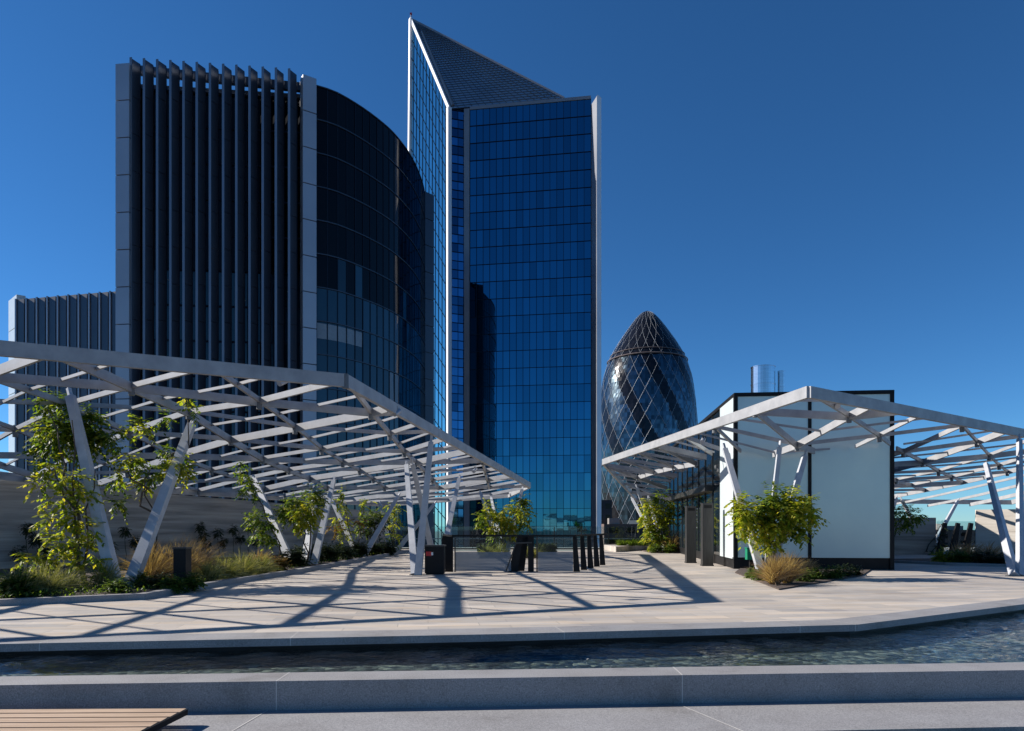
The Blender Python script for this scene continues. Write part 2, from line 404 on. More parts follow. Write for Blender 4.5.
# pool water between ledge and kerb
from mathutils import noise as NZ
mb=MB(); nx=560; ny=44
def kerb_y(x):
    for a,b in zip(KERB[:-1],KERB[1:]):
        if a[0]<=x<=b[0]: return a[1]+(b[1]-a[1])*(x-a[0])/(b[0]-a[0])
    return KERB[-1][1]
grid=[]
for i in range(nx+1):
    x=-16+34*i/nx; y0=LY(x,7.571); y1=kerb_y(x)+.13
    for j in range(ny+1):
        y=y0+(y1-y0)*j/ny
        ed=min(1,(y-y0)/.22+.12); z=-.15+ed*(.016*NZ.noise((x*1.7,y*1.9,.3))+.026*NZ.noise((x*3.6+7,y*4.1,1.7))+.010*NZ.noise((x*7.5,y*8.5,4.1)))
        grid.append((x,y,z))
mb.add(grid,[(i*(ny+1)+j,(i+1)*(ny+1)+j,(i+1)*(ny+1)+j+1,i*(ny+1)+j+1) for i in range(nx) for j in range(ny)])
tag(mb.build('water',M['water'],smooth=True),'dark rippled water of the shallow pool','water',kind='structure')

mb=MB(); mb.prism([(-30,6),(30,6),(30,24),(-30,9.5)],-.9,-.36)
tag(mb.build('pool_bed',bed_mat()),'dark pebbled bed under the shallow water','pool bed',kind='structure')

# planting bed on the left
BED=[(-24,11.0),(-10.1,13.5),(-7.9,14.7),(-7.75,17.3),(-7.1,22.8),(-6.4,35),(-6.1,40.5)]
BED2=offset(BED,.20)
mb=MB(); strip(mb,BED,BED2,-.05,.125)
tag(mb.build('bed_kerb',M['granite']),'low granite kerb around the long planting bed','kerb',kind='structure')
WALL=[(-25,10.2),(-18.0,24.0),(-8.0,44.0)]
mb=MB(); poly=list(BED2)+[(-7.6,43.6)]+[(w[0]+.3,w[1]-.1) for w in WALL[::-1]]
mb.prism(poly,-.03,.075)
tag(mb.build('planting_soil',M['soil']),'dark mulched soil of the long planting bed','soil',kind='structure')
mb=MB()
wi=[(w[0],w[1]) for w in WALL]; wo=offset(wi,.5)
k=len(wi); vs=[]; tops=[3.5,3.18,2.42]
for a,b,t in zip(wi,wo,tops): vs+=[(a[0],a[1],-.2),(b[0],b[1],-.2),(b[0],b[1],t),(a[0],a[1],t)]
fs=[]
for j in range(k-1):
    for i in range(4): fs.append((j*4+(i+1)%4,j*4+i,(j+1)*4+i,(j+1)*4+(i+1)%4))
fs+=[(0,1,2,3),(4*k-1,4*k-2,4*k-3,4*k-4)]
mb.add(vs,fs)
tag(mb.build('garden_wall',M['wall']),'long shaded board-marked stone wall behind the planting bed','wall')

# ------------------------------------------------------------------ thin-plate height field for the pergola roofs
def tps(pts):
    A=np.array(pts,float); xy=A[:,:2]; n=len(A)
    def phi(r): return np.where(r>1e-9, r*r*np.log(np.maximum(r,1e-9)), 0)
    K=phi(np.linalg.norm(xy[:,None]-xy[None],axis=2))+np.eye(n)*.12
    Pm=np.c_[np.ones(n),xy]; L=np.zeros((n+3,n+3)); L[:n,:n]=K; L[:n,n:]=Pm; L[n:,:n]=Pm.T
    w=np.linalg.solve(L,np.r_[A[:,2],0,0,0])
    def z(x,y):
        r=np.linalg.norm(xy-np.array([x,y]),axis=1)
        return float(phi(r)@w[:n]+w[n]+w[n+1]*x+w[n+2]*y)
    return z
def inside(x,y,poly):
    c=False; n=len(poly)
    for i in range(n):
        x1,y1=poly[i]; x2,y2=poly[i-1]
        if (y1>y)!=(y2>y) and x<(x2-x1)*(y-y1)/(y2-y1)+x1: c=not c
    return c
def lattice(par, poly, zf, o, b, c, hole=None, dz=0):
    o=Vector(o); b=Vector(b); c=Vector(c); a=c-b
    fams=[(b,c,.0,.155,.07,0),(c,b,-.004,.145,.065,0),(a,b,-.008,.155,.065,0),(a,b,-.03,.07,.045,.5)]
    for step,shift,zo,h,w,off in fams:
        L=step.length; d=step/L
        for k in range(-16,17):
            p0=o+shift*(k+off)
            run=[]; runs=[]
            n0=-14*10; n1=14*10
            for s in range(n0,n1+1):
                p=p0+step*(s/20)
                ok=inside(p.x,p.y,poly) and not (hole and inside(p.x,p.y,hole))
                if ok: run.append((s,p))
                if (not ok or s==n1) and run:
                    runs.append(run); run=[]
            for run in runs:
                if len(run)<8: continue
                keep=[q for i,q in enumerate(run) if i in (0,len(run)-1) or (q[0]%20==0 and 2<i<len(run)-3)]
                hv=h*(1 if off else 1.45 if (k%3==1) else (.8 if k%3==2 else 1.0)); m=MB(); m.ribbon([(q.x,q.y,zf(q.x,q.y)+zo) for _,q in keep],w,hv)
                m.build('roof_beam',M['steel'],par)
    for i in range(-14,15):
        for j in range(-14,15):
            p=o+b*i+c*j
            if not inside(p.x,p.y,poly) or (hole and inside(p.x,p.y,hole)) or p.y>36: continue
            z=zf(p.x,p.y); m=MB(); m.tube((p.x,p.y,z-.30),(p.x,p.y,z+.035),.075,n=10); m.build('node_hub',M['hub'],par)
    return a
def edge_ring(par, poly, zf, closed=True, h=.30,w=.12, sel=None):
    n=len(poly)
    for i in range(n):
        if sel and i not in sel: continue
        p=Vector(poly[i]); q=Vector(poly[(i+1)%n]); k=max(2,int((q-p).length/3))
        pts=[]
        for j in range(k+1):
            r=p.lerp(q,j/k); za=zf(p.x,p.y); zb=zf(q.x,q.y); pts.append((r.x,r.y,za+(zb-za)*j/k+.03+.0015*i))
        m=MB(); m.ribbon(pts,w,h); m.build('edge_beam',M['steel'],par)
def leg(par, base, top, w0=.33, w1=.22, mt='leg'):
    w0*=.86; w1*=.9
    m=MB(); base=Vector(base); top=Vector(top)
    m.bar(base,top,w0,w0*.8,w1,w1*.8,up=(0,1,0))
    d=(top-base).normalized()
    m.bar(top+d*.002,top+d*.22,w1*.45,w1*.45)
    o=m.build('leg',M[mt],par)
    f=MB(); f.box((base.x-w0*.72,base.y-w0*.6,base.z-.02),(base.x+w0*.72,base.y+w0*.6,base.z+.012)); o['_o']=par['_o']; f.build('foot_plate',M['charcoal'],o)
    return o

LP=[(-26,6.6),(-3.9,16.0),(1.0,38.3),(-.2,41.2),(-8.3,44.5),(-17.2,26.0),(-26,13.5)]
def lin(a,b,n=5): return [tuple(a[k]+(b[k]-a[k])*i/n for k in range(3)) for i in range(1,n)]
zL=tps(lin((-26,6.6,5.4),(-3.9,16,5.1),6)+lin((-3.9,16,5.1),(1,38.3,3.94),6)+[(-10,13.3,5.2),(-26,6.6,5.4),(-3.9,16,5.1),(1,38.3,3.94),(-3.9,18.9,4.81),(-3.9,23.4,4.4),
        (-9.2,16.6,5.03),(-9.2,19.5,4.9),(-11.85,18.3,4.9),(-9.2,25.2,4.15),(-9.0,31,3.85),(-17.2,25,3.4),(-14,27.5,3.6),(-11,35,3.35),(-8,44,3.1),(-2,42,3.3),(-5,34,3.8),(-22,16,4.5)])
perg=thing('pergola','big flat-topped steel lattice canopy on leaning legs over the long planting bed and paving','pergola',(-7,24,0),'steel lattice canopies')
lattice(perg,LP,zL,(-3.9,16.0),(0,2.9),(2.65,1.19))
edge_ring(perg,LP,zL)
def roofpt(z,x,y,drop=.27): return (x,y,z(x,y)-drop-.2)
V1=Vector((-9.55,16.6,.02))
leg(perg,V1+Vector((-.07,0,0)),(-11.25,17.4,zL(-11.2,17.4)-.1)); leg(perg,V1+Vector((.16,.12,0)),roofpt(zL,-9.05,19.3))
V2=Vector((-8.2,25.6,.02)); leg(perg,V2,roofpt(zL,-10.4,27.6),.32,.2); leg(perg,V2+Vector((.25,.6,0)),roofpt(zL,-8.9,31),.32,.2)
leg(perg,V2+Vector((.5,.9,0)),roofpt(zL,-7.7,29.5),.30,.18)
V4=Vector((-7.4,33,.02)); leg(perg,V4,roofpt(zL,-9.2,34.5),.3,.18); leg(perg,V4+Vector((.15,.3,0)),roofpt(zL,-6.0,36),.3,.18)
V5=Vector((-6.9,39,.02)); leg(perg,V5,roofpt(zL,-7.7,40),.3,.18); leg(perg,V5+Vector((.2,.2,0)),roofpt(zL,-4.6,40.5),.3,.18)
V6=Vector((-3.0,21.8,0)); leg(perg,V6,roofpt(zL,-2.62,22.1),.27,.17); leg(perg,V6+Vector((-.12,.16,0)),roofpt(zL,-3.95,25.6),.27,.17)
V7=Vector((-3.1,27.5,0)); leg(perg,V7,roofpt(zL,-3.7,25.4),.27,.17); leg(perg,V7+Vector((.22,.1,0)),roofpt(zL,-2.4,31),.27,.17)
V8=Vector((-.45,34,.02)); leg(perg,V8,roofpt(zL,-1.7,37),.28,.17); leg(perg,V8+Vector((.15,.1,0)),roofpt(zL,.55,37.2),.28,.17); leg(perg,V8+Vector((.05,.25,0)),roofpt(zL,-1.2,39.5),.24,.15)

PAV_O=Vector((8.1,24.9)); PAV_U=Vector((.995,-.0995)); PAV_V=Vector((.0995,.995)); PW,PD,PH=5.56,18.5,6.42
def pv(u,v,z): q=PAV_O+PAV_U*u+PAV_V*v; return (q.x,q.y,z)
hole=[pv(-.25,-.25,0)[:2],pv(PW+.25,-.25,0)[:2],pv(PW+.25,PD+.3,0)[:2],pv(-.25,PD+.3,0)[:2]]
RP=[(7.56,17.4),(18.9,25.2),(34,35.5),(34,46.5),(8.8,48),(4.8,36.0)]
zR=tps(lin((7.56,17.4,5.1),(4.8,36,5.03),7)+lin((7.56,17.4,5.1),(18.9,25.2,5.1),6)+lin((18.9,25.2,5.1),(34,35.5,5.0),4)+[(7.56,17.4,5.1),(4.8,36,5.03),(18.9,25.2,5.1),(34,35.5,5.0),(7.6,23,4.35),(9.97,23,4.45),(8.7,21.3,4.62),(8.8,48,3.5),(29,45,3.2),(20,45,3.3),(20.7,30,4.4),(14.2,24.2,4.6),(15.5,35,3.9)])
rp=thing('pergola','steel lattice canopy wrapped around the frosted glass pavilion with a bright sunlit corner','pergola',(9,21,0),'steel lattice canopies')
lattice(rp,RP,zR,(7.56,17.4),(-.38,2.77),(2.39,2.77),hole)
edge_ring(rp,RP,zR)
W1=Vector((7.75,20.9,.02)); leg(rp,W1+Vector((-.08,0,0)),roofpt(zR,7.2,23.1),.27,.18); leg(rp,W1+Vector((.15,.1,0)),roofpt(zR,9.95,23.2),.27,.18); leg(rp,W1+Vector((.05,.12,0)),roofpt(zR,8.5,21.7),.2,.14)
W2=Vector((8.75,40.3,.02)); leg(rp,W2,roofpt(zR,7.5,41),.3,.18); leg(rp,W2+Vector((.2,.15,0)),roofpt(zR,8.9,44.5),.3,.18); leg(rp,W2+Vector((.05,.3,0)),roofpt(zR,8.0,45.5),.25,.16)
W3=Vector((15.75,21.4,0)); leg(rp,W3,roofpt(zR,19.65,28.3),.3,.2); leg(rp,W3+Vector((.22,.05,0)),roofpt(zR,18.2,24.5),.24,.16)
W4=Vector((20.1,37.5,0)); leg(rp,W4,roofpt(zR,18.3,39),.26,.17); leg(rp,W4+Vector((.1,.1,0)),roofpt(zR,22.5,40),.26,.17)
W5=Vector((24.4,40,0)); leg(rp,W5,roofpt(zR,23.4,41),.26,.17); leg(rp,W5+Vector((.1,.1,0)),roofpt(zR,27.4,42),.26,.17)

# ------------------------------------------------------------------ pavilion
pav=thing('pavilion','tall frosted glass box pavilion with black frame and white side panel','pavilion',(PAV_O.x,PAV_O.y,0))
def pbox(m,u0,u1,v0,v1,z0,z1,mi=None):
    m.prism([pv(u0,v0,0)[:2],pv(u1,v0,0)[:2],pv(u1,v1,0)[:2],pv(u0,v1,0)[:2]],z0,z1,mi)
for (u0,u1) in ((.13,2.60),(2.72,PW-.14)):
    m=MB(); pbox(m,u0,u1,.03,.09,.42,PH-.14); m.build('frosted_pane',M['frost'],pav)
m=MB()
pbox(m,0,.13,0,.16,.42,PH-.14); pbox(m,PW-.14,PW,0,.16,.0,PH-.14); pbox(m,2.60,2.72,.005,.13,.42,PH-.14); pbox(m,0,PW,-.005,.2,PH-.14,PH)
pbox(m,.0,PW-.14,.06,.3,0,.42)
pbox(m,-.004,.12,.2,PD,PH-.14,PH-.002); pbox(m,.03,.2,.3,PD,0,.36)
m.build('frame',M['black'],pav)
m=MB(); pbox(m,.0,.08,.165,2.55,.36,PH-.143); m.build('side_panel',M['white_panel'],pav)
m=MB()
for i in range(9):
    v0=2.56+i*1.76; pbox(m,.06,.1,v0+.03,v0+1.73,.36,PH-.143)
m.build('side_glazing',M['dark_side'],pav)
m=MB()
for i in range(10):
    v0=2.56+i*1.76; pbox(m,.02,.12,v0-.03,v0+.03,.36,PH-.145)
pbox(m,-.30,.055,4.2,PD-.2,3.05,3.3)
m.build('mullions',M['charcoal'],pav)
m=MB(); pbox(m,.13,PW-.02,.21,PD,PH-.5,PH-.2); m.build('roof',M['charcoal'],pav)
m=MB(); pbox(m,PW-.10,PW-.02,.2,PD,.0,PH-.5); pbox(m,.1,PW-.1,PD-.1,PD,.0,PH-.5); m.build('rear_wall',M['charcoal'],pav)
def flue(px,wpx,top,Y):
    c=P(px,392,Y); r=wpx/2*Y/F; zt=P(px,top,Y).z; m=MB()
    for k in range(3):
        z0=PH-.2+(zt-PH+.2)*k/3; z1=PH-.2+(zt-PH+.2)*(k+1)/3
        m.tube((c.x,c.y,z0),(c.x,c.y,z1-.03),r,n=28); m.tube((c.x,c.y,z1-.03),(c.x,c.y,z1),r*1.03,n=28)
    o=m.build('flue',M['chrome'],pav,smooth=False)
flue(763,23,367,30); flue(781.5,7,371,30)
for lab,x,yb,yt,w in (('tall charcoal metal door pillar farther from the white side panel',691.5,563,506,9.5),('tall charcoal metal door pillar next to the white side panel',708,566,503,10.5)):
    b=G(x,yb); ww=w*b.y/F; m=MB(); zt=P(x,yt,b.y).z
    m.box((b.x-ww/2,b.y,0),(b.x+ww/2,b.y+.3,zt)); m.box((b.x-ww/2-.02,b.y-.02,0),(b.x+ww/2+.02,b.y+.32,.05)); m.box((b.x-ww/2+.05,b.y-.004,zt-.2),(b.x+ww/2-.05,b.y-.001,zt-.08),1)
    tag(m.build('door_pillar',[M['charcoal'],M['black']],origin=(b.x,b.y,0)),lab,'pillar','door pillars')

# triangular planter in front of the pavilion
TRI=[G(735,573).to_2d(),G(779,590).to_2d(),G(862,576).to_2d(),Vector(pv(PW*.86,-.02,0)[:2]),Vector(pv(.2,-.02,0)[:2])]
m=MB(); m.prism([tuple(p) for p in TRI],-.02,.03)
tag(m.build('corner_soil',M['soil']),'triangle of bare dark soil in front of the frosted pavilion','soil',kind='structure')
gb=G(752,566); b=thing('service_box','small green service box on a short post beside the frosted glass','box',(gb.x,23.2,0))
m=MB(); bx=gb.x*23.2/gb.y; m.box((bx-.16,23.2,.42),(bx+.14,23.42,.80)); m.box((bx-.18,23.18,.80),(bx+.16,23.44,.83)); m.build('housing',M['green'],b)
m=MB(); m.box((bx-.05,23.27,0),(bx+.05,23.36,.42)); m.box((bx+.16,23.22,.3),(bx+.32,23.4,.74)); m.build('post',M['black'],b)

# ------------------------------------------------------------------ foliage
def leaf(mb, c, d, up, L, W):
    s=d.cross(up)
    if s.length<1e-4: s=Vector((1,0,0))
    s.normalize(); n=s.cross(d).normalized()
    mb.add([c, c+d*L*.5+s*W*.5-n*W*.12, c+d*L-n*L*.18, c+d*L*.5-s*W*.5-n*W*.12],[(0,1,2,3)])
def rv(): 
    while True:
        v=Vector((R.uniform(-1,1),R.uniform(-1,1),R.uniform(-1,1)))
        if .05<v.length<1: return v
def blob_leaves(mb, c, rad, n, L, droop=.5, squash=(1,1,1)):
    # sprays of leaflets: short twigs that start in the clump and hang outwards
    k=max(1,int(n*3.2)//9)
    for _ in range(k):
        v=rv(); v=v*(.55+.45*R.random()); v=Vector((v.x*squash[0],v.y*squash[1],v.z*squash[2]))
        p=Vector(c)+v*rad
        d=(v.normalized()+rv()*.7-Vector((0,0,droop*R.random()))).normalized()
        ln=L*R.uniform(1.5,2.9)
        for j in range(9):
            t=(j//2)/4.5; q=p+d*ln*t-Vector((0,0,droop*ln*t*t*.5))
            sd=d.cross(Vector((0,0,1))).normalized()*(1 if j%2 else -1)
            ld=(sd*.9+d*.6-Vector((0,0,droop*.6))+rv()*.35).normalized()
            leaf(mb,q,ld,Vector((0,0,1))+rv()*.5,L*R.uniform(.7,1.25),L*R.uniform(.42,.6))
def vine(name,label,cat,blobs,Y,dens,L,mt,stems,group=None,base=None,mix=None):
    base=base or Vector(stems[0][0])
    root=thing(name,label,cat,base,group)
    m=MB(); k2=MB()
    for i,(px,py,r) in enumerate(blobs):
        yy=Y+R.uniform(-.35,.35); c=P(px,py,yy); rr=r*yy/F
        mm=k2 if (mix and R.random()<.35) else m
        blob_leaves(mm,c,rr,int(dens*(r/12)**1.7),L)
    m.build('foliage',M[mt],root)
    if mix and k2.v: k2.build('foliage',M[mix],root)
    s=MB()
    for st in stems: s.path(st,.035,.012)
    s.build('stem',M['stem'],root)
    return root
def wob(a,b,n=7,j=.12):
    a=Vector(a); b=Vector(b); out=[]
    for i in range(n):
        t=i/(n-1); q=a.lerp(b,t)
        if 0<i<n-1: q+=Vector((R.uniform(-j,j),R.uniform(-j,j),R.uniform(-j,j)*.4))
        out.append(q)
    return out
g='vines climbing the canopy legs'
b0=P(84,590,16.9); b0.z=.07
vine('climbing_vine','largest leafy vine with dark top and lime green skirt climbing the nearest leaning leg','vine',
  [(52,402,13),(75,418,16),(58,432,18),(92,428,15),(42,428,10),(112,434,9),(80,440,17),(52,446,14)],17.9,92,.16,'vine',
  [wob(b0,P(72,420,17.0)),wob(b0,P(95,470,17)),wob(P(80,520,17),P(48,410,17))],g,b0,'vine_y')
b1=P(74,592,16.6); b1.z=.07
vine('climbing_shrub','lime green young shrub with thin trunk just left of the nearest pair of leaning legs','shrub',
  [(48,466,12),(70,478,13),(40,482,8),(62,498,13),(84,492,10),(52,520,10),(76,515,13),(92,530,10),(64,538,14),(86,548,12),(40,560,11),(30,556,7),(58,556,12),(78,566,10),(98,560,8)],16.7,54,.15,'vine_y',
  [wob(b1,P(78,480,16.7)),wob(P(80,545,16.6),P(38,560,16.6)),wob(P(79,520,16.6),P(55,470,16.6))],None,b1)
b2=P(152,588,18.4); b2.z=.07
vine('climbing_vine','sparse vine with bare twisted stems on the right-hand leg of the nearest pair','vine',
  [(136,424,8),(146,431,6),(127,458,7),(135,462,8),(150,472,10),(170,452,11),(180,462,9),(186,472,8),(172,474,8),(120,470,7),(141,486,7),(118,502,8),(186,398,5),(194,410,5),(165,418,6),(122,446,5),(112,480,6)],18.6,95,.14,'vine',
  [wob(b2,P(158,520,18.3),9,.16),wob(P(158,520,18.3),P(188,420,19),9,.2),wob(b2,P(150,470,18.4),9,.22),wob(P(156,520,18.3),P(128,455,18.4),9,.2)],g,b2,'vine_y')
b3=Vector((-8.35,25.5,.07))
vine('climbing_vine','narrow dark vine hugging the single slanted leg in front of the climber-dotted wall','vine',
  [(240,464,5),(244,474,7),(247,486,8),(250,494,6),(258,516,9),(266,522,9),(260,532,10),(270,540,8),(252,520,7)],25.2,120,.14,'vine',
  [wob(b3,P(246,470,25.4),9)],g,b3)
b4=Vector((-7.9,26.3,.07))
vine('climbing_vine','round bushy vine with an autumn-tinged top on the second pair of leaning legs','vine',
  [(290,506,10),(302,514,13),(296,500,9),(312,506,11),(312,492,8),(286,514,8),(318,496,6),(304,524,9)],26.2,200,.14,'vine',
  [wob(b4,P(300,500,26.2)),wob(b4,P(314,490,26.4))],g,b4,'vine_y')
b5=Vector((-7.6,33,.07))
vine('climbing_vine','airy yellow-green vine between the dark shrubs on the third pair of leaning legs','vine',
  [(343,492,5),(338,502,5),(345,506,5),(342,518,8),(336,528,8),(362,505,4),(358,520,5),(368,500,4),(345,532,8)],33,120,.15,'vine_y',
  [wob(b5,P(343,495,33)),wob(b5,P(364,505,33.5))],g,b5,'autumn')
b6=Vector((-6.9,36.6,.07))
vine('climbing_vine','dense dark vine mound spilling toward the paving near the far end of the bed','vine',
  [(366,520,8),(374,516,9),(380,522,9),(370,528,9),(382,514,6),(362,526,7)],36,180,.15,'vine_d',
  [wob(b6,P(374,516,36.2))],g,b6,'vine')
b7=Vector((-6.75,38.8,.07))
vine('climbing_vine','tall slim vine on the last leaning leg at the end of the long bed','vine',
  [(391,505,6),(397,508,5),(390,516,6),(394,524,6),(396,534,6),(388,540,6),(398,516,5)],38.6,130,.15,'vine',
  [wob(b7,P(393,505,38.8))],g,b7,'vine_y')
b8=Vector((-.55,34.2,.07))
vine('climbing_vine','bright vine on the legs behind the glass stair balustrade, skyscraper behind it','vine',
  [(488,510,7),(484,518,6),(490,528,6),(500,514,8),(508,520,9),(517,506,8),(523,512,7),(521,500,6),(512,530,7),(500,534,7),(524,522,5)],34.3,190,.20,'vine_y',
  [wob(b8,P(500,515,34.3)),wob(b8,P(518,505,34.5)),wob(b8,P(488,512,34.5))],g,b8,'vine')
b9=Vector((8.6,40.4,.07))
vine('climbing_vine','lime vine on the legs beside the dark pavilion doors, domed tower behind it','vine',
  [(647,506,6),(645,516,5),(652,524,7),(657,510,6),(659,497,6),(664,520,7),(660,534,7),(654,540,7),(668,512,6),(672,504,4),(650,534,5),(668,540,5)],40,240,.22,'vine_y',
  [wob(b9,P(648,505,40)),wob(b9,P(660,498,40)),wob(b9,P(670,510,40.3))],g,b9,'vine')
b10=Vector((7.95,20.8,.03))
vine('climbing_vine','mop-headed bright vine in front of the frosted pavilion glass','vine',
  [(738,502,7),(745,510,10),(752,520,10),(742,518,7),(766,502,9),(778,496,11),(792,500,11),(804,504,9),(808,514,7),(784,510,12),(770,514,11),(797,518,9),(776,526,10),(762,526,9),(788,528,7),(775,540,7),(770,550,5),(800,530,5),(741,530,4),(766,536,6)],20.6,150,.165,'vine_y',
  [wob(b10,P(775,520,20.7)),wob(P(775,545,20.7),P(748,512,20.6)),wob(P(775,545,20.7),P(800,510,20.7))],g,b10,'vine')
b11=Vector((20.0,36.8,.03))
vine('climbing_vine','leafy vine peeping out at the right edge of the pavilion before a grey wall','vine',
  [(898,512,7),(906,511,8),(914,516,7),(902,522,8),(910,524,6),(920,514,4)],35.5,190,.16,'vine',
  [wob(b11,P(905,514,35.6))],g,b11)
b12=Vector((22.5,37.2,.03))
vine('climbing_vine','thin dark vine on the slanted leg between the grey wall and black posts','vine',
  [(941,528,4),(938,536,4),(937,545,5),(935,552,5)],36.5,110,.15,'vine_d',
  [wob(b12,P(940,526,36.4))],g,b12)

def tuft(name,label,cat,loc,h,spread,n,mt,lean=.5,group=None,wind=(.22,-.12)):
    # a fountain of thin blades that leave a small crown and arch over under their own weight
    loc=Vector(loc); m=MB(); dist=max(1.0,loc.y/17)
    for _ in range(int(n*1.25)):
        a=R.uniform(0,6.283); r=spread*.28*math.sqrt(R.random()); p=loc+Vector((math.cos(a)*r,math.sin(a)*r,0))
        tilt=abs(R.gauss(0,.42))*(.6+lean); tilt=min(tilt,1.25)
        L=h*1.25*R.uniform(.45,1.15); a2=a+R.gauss(0,.5)
        d=Vector((math.cos(a2)*math.sin(tilt)+wind[0]*.5,math.sin(a2)*math.sin(tilt)+wind[1]*.5,math.cos(tilt))).normalized()
        w=R.uniform(.0028,.0055)*dist
        sx=d.cross(Vector((R.uniform(-.4,.4),1,R.uniform(-.3,.3)))).normalized()*w
        pts=[p]; q=p
        for k in range(4):
            d=(d+Vector((d.x*.22,d.y*.22,-.10-.13*k*(.4+lean)))).normalized(); q=q+d*L*.25; pts.append(q)
        vs=[]
        for k,c in enumerate(pts[:-1]):
            ww=(1,1.05,1.15,.8)[k]; vs+=[c-sx*ww,c+sx*ww]
        vs.append(pts[-1])
        m.add(vs,[(0,1,3,2),(2,3,5,4),(4,5,7,6),(6,7,8)])
    return tag(m.build(name,M[mt],origin=loc),label,cat,group)
def bush(name,label,cat,loc,r,n,L,mt,group=None,squash=(1,1,.75),droop=.2):
    loc=Vector(loc); m=MB()
    for k in range(5):
        c=loc+Vector((R.uniform(-.5,.5)*r,R.uniform(-.5,.5)*r,r*.45+R.uniform(-.1,.25)*r))
        blob_leaves(m,c,r*.6,n//5,L,droop,squash)
    return tag(m.build(name,M[mt],origin=loc),label,cat,group)
def B(px,py,z=.075):
    p=G(px,py,z)
    if px>180: p.x-=.42
    return p
gg='feather grass clumps in the long bed'
for px,py,h,s,lab in ((22,596,.60,.55,'pale green feather grass clump at the left frame edge under the lime shrub'),
  (46,594,.62,.6,'widest pale feather grass clump left of the young shrub trunk'),
  (66,591,.5,.4,'small feather grass clump touching the young shrub trunk'),
  (105,588,.62,.45,'green grass clump close against the nearest leaning leg'),
  (224,581,.55,.5,'feather grass clump nearest the black bollard on its right'),
  (240,578,.6,.55,'feather grass clump second to the right of the black bollard'),
  (258,576,.65,.55,'tallest feather grass clump beside the single slanted leg'),
  (274,574,.6,.45,'blue-green grass clump at the foot of the single slanted leg')):
    tuft('feather_grass',lab,'grass clump',B(px,py),h,s,420,'grass_g',.6,gg)
gg='brown grass clumps'
for px,py,h,s,lab in ((150,583,1.0,.5,'brown grass clump behind the right-hand nearest leg'),
  (166,581,.95,.5,'brown grass clump just left of the black bollard'),
  (196,580,1.05,.55,'brown grass clump just right of the black bollard'),
  (210,577,1.0,.5,'brown grass clump between the bollard and the feather grass'),
  (272,569,.6,.5,'russet grass tuft behind the single slanted leg')):
    tuft('brown_grass',lab,'grass clump',B(px,py),h,s,380,'grass_b',.45,gg)
for px,py,h,s,lab in ((774,584,.78,.33,'biggest tan grass clump at the point of the triangular bed'),(787,583,.8,.3,'tan grass clump right behind the biggest one in the triangular bed'),(805,577,.55,.4,'shorter tan grass clump nearest the pane divider of the pavilion')):
    tuft('brown_grass',lab,'grass clump',G(px,py,.03),h*.85,s*1.3,620,'grass_b',.25,gg,(.04,-.05))
tuft('brown_grass','rust coloured grass clump at the foot of the vine by the pavilion doors','grass clump',(9.3,39.6,.05),.95,.6,260,'grass_b',.4,gg)
gg='low shrubs in the long bed'
for px,py,r,lab,mt in ((8,597,.42,'dark green leafy shrub cut by the left frame edge','shrub'),
  (140,587,.28,'low green shrub at the foot of the nearest pair of legs','shrub'),
  (192,590,.26,'low green shrub at the foot of the black bollard','shrub'),
  (208,588,.28,'bright low shrub under the brown grass right of the bollard','shrub'),
  (160,588,.24,'low dark shrub between leg and black bollard','vine_d'),
  (118,592,.2,'small leafy plant right at the kerb before the nearest legs','shrub'),
  (290,571,.35,'reddish low shrub at the second pair of legs','autumn'),
  (306,566,.55,'dark shrub right of the second pair of legs','vine_d'),
  (322,563,.6,'dark shrub with yellow flecks mid bed','vine_d'),
  (338,561,.6,'dark shrub below the airy yellow vine','vine_d'),
  (352,559,.6,'dark shrub left of the dense vine mound','vine_d'),
  (366,557,.6,'dark shrub under the dense vine mound','vine_d'),
  (380,555,.55,'dark shrub near the far end of the long bed','vine_d'),
  (394,554,.5,'last dark shrub at the far end of the long bed','vine_d')):
    bush('low_shrub',lab,'shrub',B(px,py),r,700 if r>.3 else 420,.09 if r<.4 else .13,mt,gg)
for px,py,r,lab,mt in ((754,577,.22,'little green sprig in front of the green service box','shrub'),(762,580,.2,'low plant left of the biggest tan grass clump','shrub'),(805,581,.26,'bright leafy plant right of the tan grass in the triangular bed','shrub'),(818,579,.24,'second bright leafy plant under the pane divider','shrub'),(830,578,.26,'leafy plant below the right frosted pane','shrub'),(842,576,.26,'darker leafy plant toward the right tip of the triangular bed','vine_d'),(856,575,.22,'last dark plant at the right tip of the triangular bed','vine_d')):
    bush('low_shrub',lab,'shrub',G(px,py,.03),r,360,.085,mt,'low shrubs in the triangular bed')
# climbers dotted on the long wall
def wall_pt(px):
    for a,b in zip(WALL[:-1],WALL[1:]):
        for s in range(600):
            t=s/600; x=a[0]+(b[0]-a[0])*t; y=a[1]+(b[1]-a[1])*t
            if abs(HX+x/y*F-px)<1.0: return x,y
    return WALL[-1]
for px,py,r in ((196,526,5),(199,535,6),(202,543,6),(214,532,6),(219,541,5),(229,529,5),(236,537,6),(245,526,5),(251,540,6),(30,538,7),(40,548,8),(14,552,9),(22,528,6),(105,545,6),(120,530,5),(130,540,6)):
    x,y=wall_pt(px); c=P(px,py,y-.25); c.x+=.2
    m=MB(); blob_leaves(m,c,r*.75*y/F,170,.075,.7,(1,.5,1.1))
    m.path(wob((c.x,c.y,.07),c,5,.05),.012,.008)
    tag(m.build('wall_climber',M['vine_d'],origin=(c.x,c.y,.07)),'small dark climber tuft growing up the long shaded wall','climber','climbers dotted on the long wall')
